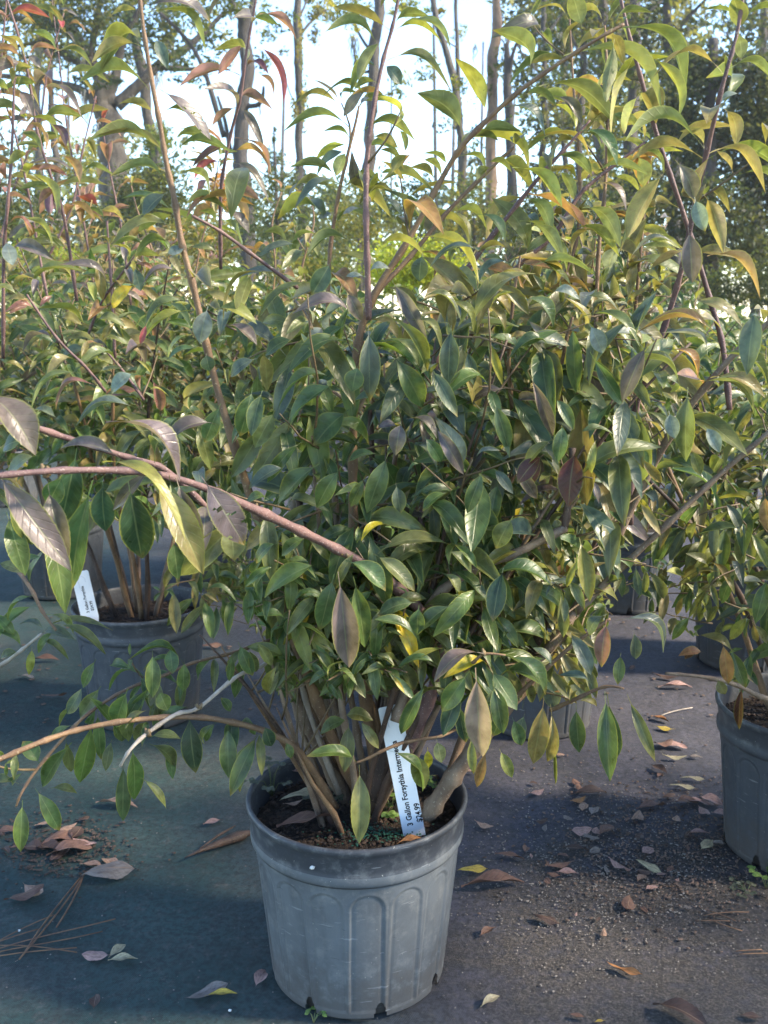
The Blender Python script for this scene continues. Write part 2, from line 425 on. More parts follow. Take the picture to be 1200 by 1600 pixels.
# ---------------------------------------------------------------- setting: ground
def ground_mat():
    m, t = mat('woven_ground_fabric'); q = N(t)
    g = t.nodes.new('ShaderNodeNewGeometry'); co = g.outputs['Position']
    n1 = q.noise(co, 1.3, 4); n2 = q.noise(co, 9, 5, .65); n3 = q.noise(co, 300, 3, .8); n4 = q.noise(co, 38, 4, .7)
    sp = t.nodes.new('ShaderNodeSeparateXYZ'); t.links.new(co, sp.inputs[0]); x, y = sp.outputs[0], sp.outputs[1]
    w1 = q.math('SINE', q.math('MULTIPLY', x, 2300.)); w2 = q.math('SINE', q.math('MULTIPLY', y, 2300.))
    weave = q.math('MULTIPLY', w1, w2)
    n5 = q.noise(co, 3.2, 6, .7)
    teal = q.mix(q.ramp(n2, .35, .65), (.02, .052, .048), (.036, .07, .066)); teal = q.mix(q.math('MULTIPLY', q.ramp(n5, .48, .66), .6), teal, (.055, .06, .058))
    grey = q.mix(q.ramp(n2, .35, .65), (.05, .048, .062), (.078, .073, .092)); grey = q.mix(q.math('MULTIPLY', q.ramp(n5, .48, .66), .5), grey, (.03, .028, .03))
    fx = q.math('ADD', q.math('ADD', q.math('MULTIPLY', x, 1.1), q.math('MULTIPLY', y, .42)), q.math('MULTIPLY', n1, .8))
    c = q.mix(q.ramp(fx, .55, 1.15), teal, grey)  # lavender skylight painted into the cloth colour, to the right and further back
    # gritty dirt spread on the cloth to the right of the pot
    dx = q.math('DIVIDE', q.math('SUBTRACT', x, .43), .36); dy = q.math('DIVIDE', q.math('SUBTRACT', y, 1.2), .33)
    dd = q.math('ADD', q.math('ADD', q.math('MULTIPLY', dx, dx), q.math('MULTIPLY', dy, dy)), q.math('MULTIPLY', q.math('SUBTRACT', n2, .5), 2.6))
    dirt = q.math('SUBTRACT', 1.0, q.ramp(dd, .35, 1.25))
    # damp film of dirt elsewhere
    dirt2 = q.math('MULTIPLY', q.ramp(n4, .5, .7), .3)
    dcol = q.mix(q.ramp(n3, .42, .62), (.04, .033, .03), (.13, .11, .095))
    c = q.mix(q.math('MULTIPLY', dirt, q.ramp(n4, .25, .6)), c, dcol); c = q.mix(dirt2, c, (.055, .045, .04))
    n6 = q.noise(co, 130, 5, .75); c = q.mix(q.ramp(n6, .4, .62, .0, .6), c, (.012, .014, .015)); c = q.mix(q.ramp(q.noise(co, 60, 6, .8), .52, .7, .0, .6), c, (.11, .1, .09))
    c = q.mix(q.math('MULTIPLY', q.ramp(weave, -1, 1), .22), c, (.01, .012, .014))
    sp2 = q.noise(co, 700, 2); c = q.mix(q.math('MULTIPLY', q.ramp(sp2, .74, .78), q.math('ADD', q.math('MULTIPLY', dirt, .8), .12)), c, (.4, .37, .31))
    h = q.math('ADD', q.math('ADD', q.math('MULTIPLY', weave, .1), q.math('MULTIPLY', n3, q.math('ADD', .15, dirt))), q.math('MULTIPLY', n4, .4))
    q.out(q.bsdf(c, q.ramp(n2, .3, .7, .6, .85), .35, q.bump(q.math('ADD', h, q.math('MULTIPLY', n6, .5)), .7, .004))); return m
def gz(x, y):
    return .007*noise.noise(Vector((x*2.1, y*2.1, 0))) + .0045*noise.noise(Vector((x*9, y*5, 4)))
vs = []; fs = []; nx, ny = 260, 280
for j in range(ny+1):
    for i in range(nx+1):
        x = -4+8*i/nx; y = -.3+8.3*j/ny
        vs.append((x, y, gz(x, y)-.003))
for j in range(ny):
    for i in range(nx):
        a = j*(nx+1)+i; fs.append((a, a+1, a+nx+2, a+nx+1))
o = mesh_obj('path', pydata('ground_fabric', vs, fs, True, ground_mat())); tag(o, 'dark woven ground cloth with dirt and dead leaves on it', None, None, 'structure')
def field_mat():
    m, t = mat('meadow'); q = N(t); g = t.nodes.new('ShaderNodeNewGeometry'); co = g.outputs['Position']
    n1 = q.noise(co, .35, 4); n2 = q.noise(co, 6, 5, .7)
    c = q.mix(q.ramp(n1, .35, .65), (.1, .13, .03), (.2, .2, .04)); c = q.mix(q.ramp(n2, .45, .7), c, (.05, .075, .02))
    q.out(q.bsdf(c, .9, .2, q.bump(n2, .8, .05))); return m
o = mesh_obj('ground', pydata('ground', [(-58, -11, -.03), (58, -11, -.03), (58, 61, -.03), (-58, 61, -.03)], [(0, 1, 2, 3)], False, field_mat()))
tag(o, kind='structure')

# haze: one closed box of thin air round everything but the sky
m, t = mat('thin_haze'); pv = t.nodes.new('ShaderNodeVolumePrincipled'); pv.inputs['Color'].default_value = (.86, .92, 1, 1); pv.inputs['Density'].default_value = HAZE; pv.inputs['Anisotropy'].default_value = .2
ou = t.nodes.new('ShaderNodeOutputMaterial'); t.links.new(pv.outputs[0], ou.inputs['Volume'])
X0, X1, Y0_, Y1_, Z0, Z1 = -60, 60, -12, 62, -1.03, 34
me = pydata('haze', [(x, y, z) for z in (Z0, Z1) for y in (Y0_, Y1_) for x in (X0, X1)], [(0, 2, 3, 1), (4, 5, 7, 6), (0, 1, 5, 4), (1, 3, 7, 5), (3, 2, 6, 7), (2, 0, 4, 6)], False, m)
o = mesh_obj('haze', me); o['kind'] = 'stuff'
# ---------------------------------------------------------------- background trees
def jit3(rr, s): return Vector((rr.gauss(0, s), rr.gauss(0, s), rr.gauss(0, s)))
def crown_mesh(name, blobs, size, cols, seed, dens=1.0):
    """blobs: (centre Vector, rx, ry, rz, count). Leaf clumps: small bent quads in groups."""
    rr = np.random.RandomState(seed); VV = []; CC = []
    for (c, rx, ry, rz, n) in blobs:
        n = int(n*dens)
        ncl = max(3, n//26)
        d = rr.normal(size=(ncl, 3)); d /= np.linalg.norm(d, axis=1)[:, None]
        rad = rr.uniform(.15, 1.0, size=(ncl, 1))**.6
        cc = d*rad*np.array([rx, ry, rz])
        tone = rr.uniform(.55, 1.3, size=ncl); colk = rr.randint(0, len(cols), size=ncl)
        which = rr.randint(0, ncl, size=n)
        p = cc[which] + rr.normal(size=(n, 3))*np.array([rx, ry, rz])*.16 + np.array(c)
        s = size*rr.uniform(.5, 1.3, size=(n, 1))
        a = rr.normal(size=(n, 3)); a /= np.linalg.norm(a, axis=1)[:, None]
        b = rr.normal(size=(n, 3)); b -= a*(a*b).sum(1)[:, None]; b /= np.linalg.norm(b, axis=1)[:, None]
        b *= .45
        q = np.stack([p-a*s, p-b*s, p+a*s, p+b*s], axis=1)
        VV.append(q.reshape(-1, 3))
        col = np.array(cols)[colk][which]*(tone[which]*rr.uniform(.8, 1.2, size=n))[:, None]
        CC.append(np.repeat(np.concatenate([col, np.ones((n, 1))], axis=1), 4, axis=0))
    V = np.concatenate(VV).astype(np.float32); C_ = np.concatenate(CC).astype(np.float32); nf = len(V)//4
    me = bpy.data.meshes.new(name); me.vertices.add(len(V)); me.vertices.foreach_set('co', V.ravel())
    me.loops.add(nf*4); me.loops.foreach_set('vertex_index', np.arange(nf*4, dtype=np.int32))
    me.polygons.add(nf); me.polygons.foreach_set('loop_start', np.arange(0, nf*4, 4, dtype=np.int32))
    me.update(); at_ = me.color_attributes.new('leafcol', 'FLOAT_COLOR', 'POINT'); at_.data.foreach_set('color', C_.ravel())
    me.materials.append(M['far']); return me
GRN = [(.06, .085, .02), (.09, .11, .025), (.15, .15, .03)]
OLV = [(.1, .12, .03), (.16, .16, .035), (.22, .18, .03)]
YEL = [(.3, .26, .04), (.22, .22, .04), (.12, .15, .03)]
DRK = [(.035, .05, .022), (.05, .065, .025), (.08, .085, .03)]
ORG = [(.5, .22, .03), (.55, .3, .04), (.3, .2, .04)]
def tree(name, label, cat, Y, trunk, limbs, blobs, cols, size, seed, bm='trunk', moss=None, group=None, trunkname='trunk'):
    """trunk: [(px,py,r_px)...] top to bottom or bottom to top; limbs the same; blobs (px,py,rpx,rpy,n)"""
    rr = random.Random(seed); k = Y/FOC
    pts = [(*at(px, py, Y), r*k) for (px, py, r) in trunk]
    # carry the trunk down to the ground
    lo = min(pts, key=lambda p: p[2])
    if pts[-1][2] > lo[2]+1e-6: pts.reverse()
    base = (lo[0]+rr.uniform(-.1, .1), lo[1], -.03, lo[3]*1.25)
    pts.append(base)
    root = empty(name, (base[0], base[1], -.03), label, cat, group)
    off = Vector((base[0], base[1], -.03))
    loc = lambda p: (p[0]-off.x, p[1]-off.y, p[2]-off.z, p[3])
    cm = [loc(p) for p in catmull(pts, 9)]
    cm = [(p[0]+p[3]*1.1*noise.noise(Vector((p[2]*1.3, seed, 0))), p[1], p[2], p[3]*(1+.22*noise.noise(Vector((p[2]*2.1, seed, 9))))) for p in cm]
    vs, fs = tube(cm, 12, jit=.1, seed=seed)
    mesh_obj(trunkname, pydata('trunk', vs, fs, True, M[bm]), None, root)
    for li, lb in enumerate(limbs):
        dy = rr.uniform(-.03, .03)*Y
        n = len(lb)
        P = [(*at(px, py, Y+dy*i/n), r*k) for i, (px, py, r) in enumerate(lb)]
        vs, fs = tube([loc(p) for p in catmull(P, 4)], 7, jit=.08, seed=seed+li)
        mesh_obj('limb', pydata('limb', vs, fs, True, M[bm]), None, root)
    if blobs:
        B = []
        for (px, py, rx, ry, n) in blobs:
            c = at(px, py, Y+rr.uniform(-.05, .05)*Y) - off
            B.append((c, rx*k, max(rx, ry)*k*.8, ry*k, n))
        mesh_obj('crown', crown_mesh('crown', B, size*k, cols, seed, 1.35 if Y > 16 else 2.2), None, root)
    if moss:
        vs = []; fs = []
        for (px, py, w_, h_, n) in moss:
            for i in range(n):
                x = px+rr.gauss(0, w_*.4); top = at(x, py+rr.uniform(-3, 3), Y+rr.uniform(-.3, .3))-off; L = h_*k*rr.uniform(.4, 1)
                P = [(top.x+rr.gauss(0, .012*Y/10), top.y+rr.gauss(0, .02), top.z-L*j/4, max(.001, .9*k*(1-j/4.4))) for j in range(5)]
                tube(P, 4, vs, fs)
        o = mesh_obj('hanging_moss', pydata('hanging_moss', vs, fs, True, M['moss']), None, root)
        o['kind'] = 'stuff'
    return root

TREES = []
tree('oak_tree', 'massive old oak with spreading limbs and grey hanging moss', 'tree', 21,
  [(175, 120, 16), (168, 170, 18), (172, 210, 19), (178, 260, 20), (180, 330, 22), (178, 470, 24)],
  [[(176, 165, 13), (150, 110, 10), (125, 65, 8), (105, 30, 7), (92, -20, 6)], [(128, 68, 7), (95, 45, 6), (50, 32, 5.5), (0, 26, 5), (-50, 15, 4)],
   [(182, 165, 11), (215, 135, 8), (250, 100, 7), (285, 80, 6), (320, 50, 4), (350, 20, 3)], [(150, 110, 6), (110, 90, 5), (80, 65, 4), (60, 62, 3)],
   [(165, 170, 7), (125, 140, 6), (70, 128, 5), (20, 120, 4), (-30, 118, 3)], [(250, 105, 5), (300, 108, 3), (360, 100, 2)],
   [(180, 130, 8), (190, 70, 6), (215, 20, 4), (240, -30, 3)], [(112, 95, 4), (60, 68, 3), (0, 80, 2)], [(255, 95, 4), (262, 60, 3), (250, 20, 2)], [(140, 95, 6), (150, 40, 5), (160, -20, 4)]],
  [(40, 25, 60, 35, 1000), (130, 30, 60, 50, 1300), (190, 45, 50, 45, 1000), (90, 90, 50, 18, 350), (260, 60, 50, 40, 700), (300, 20, 60, 30, 500), (20, 100, 40, 25, 300), (330, 70, 40, 30, 250), (280, 110, 50, 12, 130), (160, 130, 40, 15, 160), (60, -30, 110, 40, 900), (240, -30, 90, 40, 800)],
  [(.06, .085, .04), (.09, .11, .045), (.2, .19, .04), (.07, .09, .05)], 4.2, 11, 'trunk', moss=[(128, 75, 10, 70, 22), (133, 140, 7, 60, 16), (60, 75, 14, 30, 10), (268, 60, 12, 50, 12), (205, 150, 4, 20, 6), (245, 115, 8, 45, 10), (85, 75, 8, 40, 8), (25, 35, 10, 30, 8), (150, 195, 10, 40, 8)])
tree('forked_tree', 'dark trunked tree with a fork behind the red leaved stem', 'tree', 19,
  [(384, 15, 9), (384, 60, 10), (382, 120, 10), (379, 180, 10), (376, 250, 12), (385, 330, 12), (388, 480, 13)],
  [[(384, 45, 6), (372, 22, 5), (362, 0, 4), (352, -30, 3)], [(386, 40, 6), (395, 10, 5), (404, -30, 4)], [(350, 215, 4), (335, 160, 4), (315, 100, 3.5), (290, 60, 3), (250, 20, 2.5)], [(384, 165, 4), (400, 165, 3.5), (410, 155, 3), (412, 135, 2)], [(360, 240, 4), (352, 190, 3), (340, 150, 2)]],
  [(330, 15, 50, 30, 450), (420, 30, 40, 30, 160), (360, -30, 80, 40, 600), (410, 100, 30, 30, 60), (330, 110, 40, 20, 90)], GRN+OLV[:1], 4.2, 12, 'trunk_dark', moss=[(380, 70, 6, 30, 5), (405, 165, 4, 20, 4)])
tree('slender_tree', 'slender trunk wrapped in sunlit ivy, standing alone in the sky gap', 'tree', 22,
  [(465, -20, 5), (466, 60, 6), (467, 150, 6), (469, 260, 6), (470, 480, 7)], [[(466, 60, 2), (485, 35, 2), (510, 15, 1.5)], [(467, 30, 2), (480, 0, 1.5)], [(468, 170, 1.5), (455, 150, 1), (448, 130, 1)]],
  [(467, 70, 7, 40, 110), (468, 160, 15, 20, 140), (470, 150, 8, 60, 90), (500, 20, 25, 20, 150), (495, 60, 20, 18, 70), (440, 80, 10, 15, 20)], [(.3, .24, .05), (.13, .13, .05)], 3.4, 13)
tree('oak_tree', 'leaning trunk with ivy above the light green bush by the tall stem', 'tree', 23,
  [(203, -20, 6), (210, 50, 7), (222, 120, 8), (232, 180, 8), (242, 260, 9), (250, 470, 10)], [[(208, 30, 3), (230, 0, 2)]],
  [(210, 40, 12, 40, 170), (215, 90, 14, 25, 130), (245, 215, 18, 22, 200), (200, 10, 20, 15, 100)], [(.15, .17, .04), (.2, .19, .05)], 3.6, 14)
for i, (a, lab) in enumerate([([(60, 40, 4), (58, 140, 5), (62, 260, 6), (70, 470, 6)], 'thin straight trunk seen between the reddish stems'),
                              ([(78, 60, 3.5), (80, 160, 4.5), (88, 260, 5), (95, 470, 6)], 'thin trunk with a yellowish ivy sleeve beside the great oak')]):
    tree('slender_tree', lab, 'tree', 26, a, [], [(a[0][0], 40+i*40, 30, 50, 420), (a[0][0]+6, 110, 8, 40, 90)], OLV, 3.6, 15+i, group='slender trees behind the nursery')
tree('slender_tree', 'pale trunk rising straight behind the tallest central stem', 'tree', 24,
  [(592, -20, 8), (587, 60, 8), (582, 160, 8), (572, 300, 9), (566, 480, 9)], [[(586, 90, 3), (565, 60, 2), (555, 40, 2)], [(584, 110, 2.5), (560, 110, 2), (552, 70, 1.5)]],
  [(545, 20, 40, 22, 420), (640, 15, 30, 14, 200), (620, 130, 30, 22, 110), (560, 90, 16, 30, 50), (650, 110, 25, 20, 60), (510, 5, 30, 15, 250)], YEL, 3.8, 18, moss=[(556, 60, 6, 50, 7), (548, 55, 5, 40, 6)])
tree('slender_tree', 'thin leaning trunk left of its sunlit straight neighbour', 'tree', 23,
  [(675, -20, 4), (682, 30, 4.5), (700, 90, 5), (712, 145, 5), (722, 250, 5.5), (730, 470, 6)], [[(690, 60, 1.5), (715, 75, 1)]],
  [(665, 90, 30, 22, 50), (690, 10, 20, 14, 60), (710, 130, 12, 14, 40)], YEL, 3.6, 19)
tree('slender_tree', 'very thin upright stemmed tree in the brightest patch of sky', 'tree', 24,
  [(712, -20, 3), (714, 60, 3), (717, 150, 3.5), (719, 250, 4), (722, 470, 5)], [], [(714, 60, 14, 40, 60), (720, 140, 12, 20, 60)], YEL, 3.2, 20)
tree('pine_tree', 'straight trunk with orange sunlight painted into its bark colour', 'tree', 22,
  [(776, -20, 6), (774, 50, 7), (770, 120, 8), (768, 200, 8), (764, 470, 9)], [[(772, 110, 3), (788, 95, 2), (795, 60, 2)]],
  [(720, 170, 45, 40, 180), (770, 130, 8, 30, 70), (800, 100, 35, 25, 130), (735, 220, 30, 30, 110)], GRN+YEL[:1], 3.4, 21, 'trunk_sun_tint', moss=[(790, 60, 5, 40, 5), (740, 70, 5, 40, 4)])
tree('dead_tree', 'broken snag with a splintered top beside the sunlit trunk', 'tree', 21,
  [(792, 68, 3), (793, 110, 6), (796, 180, 7), (800, 300, 8), (802, 470, 9)], [[(795, 130, 3), (806, 70, 2.5), (842, 50, 1.2)]], [(812, 180, 26, 40, 120)], GRN, 3.4, 22, 'trunk_dark')
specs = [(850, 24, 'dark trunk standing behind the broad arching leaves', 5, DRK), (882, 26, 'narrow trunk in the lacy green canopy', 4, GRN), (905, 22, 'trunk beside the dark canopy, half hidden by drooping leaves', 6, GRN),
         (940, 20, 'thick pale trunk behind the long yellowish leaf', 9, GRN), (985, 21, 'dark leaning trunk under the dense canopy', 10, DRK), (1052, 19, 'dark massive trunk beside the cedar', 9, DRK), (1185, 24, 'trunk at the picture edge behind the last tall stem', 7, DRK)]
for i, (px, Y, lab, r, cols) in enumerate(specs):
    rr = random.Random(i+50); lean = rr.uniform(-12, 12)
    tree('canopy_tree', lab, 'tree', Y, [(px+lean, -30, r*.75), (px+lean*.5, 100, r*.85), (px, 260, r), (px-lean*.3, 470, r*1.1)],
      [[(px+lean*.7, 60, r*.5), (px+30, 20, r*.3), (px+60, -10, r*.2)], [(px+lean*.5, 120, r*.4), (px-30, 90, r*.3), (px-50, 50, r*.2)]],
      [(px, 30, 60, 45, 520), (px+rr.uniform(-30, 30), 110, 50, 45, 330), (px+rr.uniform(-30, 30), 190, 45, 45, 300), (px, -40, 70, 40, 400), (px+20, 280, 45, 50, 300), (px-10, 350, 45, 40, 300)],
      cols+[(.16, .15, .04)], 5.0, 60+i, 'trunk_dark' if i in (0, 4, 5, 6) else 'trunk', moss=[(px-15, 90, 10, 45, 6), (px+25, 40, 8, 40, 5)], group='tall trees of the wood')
tree('cedar_tree', 'broad dark evergreen with drooping boughs filling the gap by the last stem', 'tree', 15,
  [(1115, 60, 6), (1110, 200, 9), (1108, 460, 12)], [[(1110, 130, 5), (1150, 120, 3), (1190, 100, 2)], [(1110, 220, 5), (1160, 235, 3), (1200, 230, 2)], [(1108, 300, 5), (1050, 310, 3), (1010, 290, 2)]],
  [(1110, 110, 70, 40, 1400), (1180, 150, 60, 60, 1500), (1060, 180, 50, 50, 900), (1130, 240, 90, 50, 2000), (1190, 300, 60, 60, 1300), (1090, 330, 80, 50, 1700), (1160, 380, 70, 40, 1000), (1010, 300, 40, 60, 500), (1240, 220, 60, 120, 1500)], DRK, 4.6, 90, 'trunk_dark')
tree('pine_tree', 'young fluffy pine with a pointed top below the ivy trunk', 'tree', 13,
  [(428, 200, 1), (430, 260, 2), (433, 340, 3.5), (436, 460, 5)], [[(431, 280+40*j, 1.6), (431+s*25, 268+38*j, 1), (431+s*(38+10*j), 248+36*j, .5)] for j in range(3) for s in (-1, 1)],
  [(428, 215, 8, 14, 60), (425, 250, 18, 20, 200), (440, 280, 28, 22, 350), (415, 300, 30, 25, 420), (450, 330, 35, 25, 450), (425, 360, 50, 25, 600), (470, 290, 20, 16, 120), (390, 340, 25, 30, 300), (480, 365, 30, 20, 300)], [(.09, .115, .05), (.13, .14, .05), (.06, .08, .035)], 2.6, 91)
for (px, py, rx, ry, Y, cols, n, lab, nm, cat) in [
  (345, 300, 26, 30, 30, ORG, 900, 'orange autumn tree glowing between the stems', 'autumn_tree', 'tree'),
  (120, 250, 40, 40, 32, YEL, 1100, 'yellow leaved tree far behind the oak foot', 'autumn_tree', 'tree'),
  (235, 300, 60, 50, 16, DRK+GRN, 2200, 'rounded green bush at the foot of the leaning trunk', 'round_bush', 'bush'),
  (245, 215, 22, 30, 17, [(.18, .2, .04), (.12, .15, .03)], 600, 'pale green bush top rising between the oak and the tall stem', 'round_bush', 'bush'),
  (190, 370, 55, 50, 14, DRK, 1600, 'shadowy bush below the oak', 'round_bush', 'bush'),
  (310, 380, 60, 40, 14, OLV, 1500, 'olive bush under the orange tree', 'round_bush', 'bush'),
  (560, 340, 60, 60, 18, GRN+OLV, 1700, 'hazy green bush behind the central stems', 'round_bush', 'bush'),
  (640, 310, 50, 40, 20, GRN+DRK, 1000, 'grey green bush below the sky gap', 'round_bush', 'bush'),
  (650, 410, 80, 40, 9, [(.32, .33, .04), (.25, .3, .04)], 1700, 'bright yellow green bush in the sun, seen under the forked stems', 'round_bush', 'bush'),  # sunlight put into the bright leaf colours
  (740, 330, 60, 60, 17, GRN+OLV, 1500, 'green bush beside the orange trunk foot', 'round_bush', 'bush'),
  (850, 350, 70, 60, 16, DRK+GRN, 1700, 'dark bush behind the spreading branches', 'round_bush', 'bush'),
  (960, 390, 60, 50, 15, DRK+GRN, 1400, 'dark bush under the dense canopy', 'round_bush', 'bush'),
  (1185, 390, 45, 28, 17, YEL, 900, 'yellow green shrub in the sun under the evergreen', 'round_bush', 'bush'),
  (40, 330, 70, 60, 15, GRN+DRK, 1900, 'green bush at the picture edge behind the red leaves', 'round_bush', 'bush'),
  (60, 420, 80, 50, 11, [(.3, .3, .04), (.2, .24, .04)], 1500, 'low sunny yellow green bush among the reddish shrubs', 'round_bush', 'bush'),  # sunny look comes from sunlight painted in the leaf colours
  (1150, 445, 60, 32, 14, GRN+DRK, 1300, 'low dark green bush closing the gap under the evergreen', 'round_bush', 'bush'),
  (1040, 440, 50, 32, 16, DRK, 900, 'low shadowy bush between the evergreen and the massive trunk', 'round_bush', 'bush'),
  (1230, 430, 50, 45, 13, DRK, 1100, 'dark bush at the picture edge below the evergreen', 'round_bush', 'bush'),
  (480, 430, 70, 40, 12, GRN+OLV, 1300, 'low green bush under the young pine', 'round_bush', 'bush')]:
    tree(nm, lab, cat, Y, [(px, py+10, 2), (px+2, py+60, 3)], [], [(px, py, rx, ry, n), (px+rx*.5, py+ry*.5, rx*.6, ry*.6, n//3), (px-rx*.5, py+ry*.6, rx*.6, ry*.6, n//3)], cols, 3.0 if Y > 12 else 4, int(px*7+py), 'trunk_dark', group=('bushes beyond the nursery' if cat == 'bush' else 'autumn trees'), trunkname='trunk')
# the far wood that reads as one mass, with gaps
B = []
rr = random.Random(5)
for i in range(150):
    px = rr.uniform(-500, 1700); py = rr.choice([rr.uniform(330, 450), rr.uniform(230, 400)])
    if 420 < px < 760: py = rr.uniform(300, 460)
    if px > 820: py = rr.uniform(-80, 440)
    Y = rr.uniform(36, 52)
    B.append((at(px, py, Y), rr.uniform(1.2, 2.6), 2, rr.uniform(1, 2.2), 420))
o = mesh_obj('far_wood', crown_mesh('far_wood', B, .17, [(.05, .075, .03), (.08, .1, .035), (.15, .15, .04), (.2, .18, .05)], 77)); tag(o, kind='stuff', label='hazy far wood between the tree trunks')
vs = []; fs = []
for i in range(20):
    px = rr.uniform(-400, 1600); Y = rr.uniform(34, 48); b0 = at(px, 480, Y); top = at(px+rr.uniform(-15, 15), rr.uniform(-60, 200) if px > 650 or px < 300 else 120, Y)
    r = rr.uniform(.05, .12); tube([(b0.x, b0.y, 0, r), ((b0.x+top.x)/2+rr.uniform(-.3, .3), b0.y, (top.z)/2, r*.9), (top.x, top.y, top.z, r*.5)], 6, vs, fs)
o = mesh_obj('far_tree_trunks', pydata('far_tree_trunks', vs, fs, True, M['trunk'])); tag(o, kind='stuff', label='slim far trunks of the wood')
# low green nursery stock / ground cover in the middle distance
B = []
for i in range(90):
    x = rr.uniform(-7, 8); y = rr.uniform(5.5, 8.5)
    B.append((Vector((x, y, rr.uniform(.25, .62))), .45, .45, .3, 220))
o = mesh_obj('undergrowth', crown_mesh('undergrowth', B, .05, [(.04, .08, .03), (.06, .1, .04), (.1, .13, .04)], 78)); tag(o, kind='stuff', label='low green plants beyond the potted shrubs')
# ---------------------------------------------------------------- potted shrubs
TOPL = [(-400, 330), (0, 330), (300, 350), (400, 430), (560, 445), (700, 430), (800, 330), (900, 260), (1000, 260), (1060, 380), (1150, 500), (1600, 520)]
def topy(px):
    for a, b in zip(TOPL, TOPL[1:]):
        if a[0] <= px <= b[0]: return a[1]+(b[1]-a[1])*(px-a[0])/(b[0]-a[0])
    return 400
GUARD = np.full((320, 240), 1e9)       # where hand placed stems and leaves stand: generated leaves keep from growing right before them
def guard(B, T, wpx):
    a, b = proj(B), proj(T); n = int(max(abs(a[0]-b[0]), abs(a[1]-b[1]))/4)+1; r = max(0, int(wpx/10))
    for i in range(n+1):
        t = i/n; x = int((a[0]+(b[0]-a[0])*t)/5); y = int((a[1]+(b[1]-a[1])*t)/5); z = a[2]+(b[2]-a[2])*t
        for yy in range(max(0, y-r), min(320, y+r+1)):
            for xx in range(max(0, x-r), min(240, x+r+1)): GUARD[yy, xx] = min(GUARD[yy, xx], z)
def guarded(B, T):
    a, b = proj(B), proj(T); h = 0
    for i in range(9):
        t = i/8; x = int((a[0]+(b[0]-a[0])*t)/5); y = int((a[1]+(b[1]-a[1])*t)/5); z = a[2]+(b[2]-a[2])*t
        if 0 <= x < 240 and 0 <= y < 320 and 1e8 > GUARD[y, x] > z-.004: h += 1
    return h >= 2
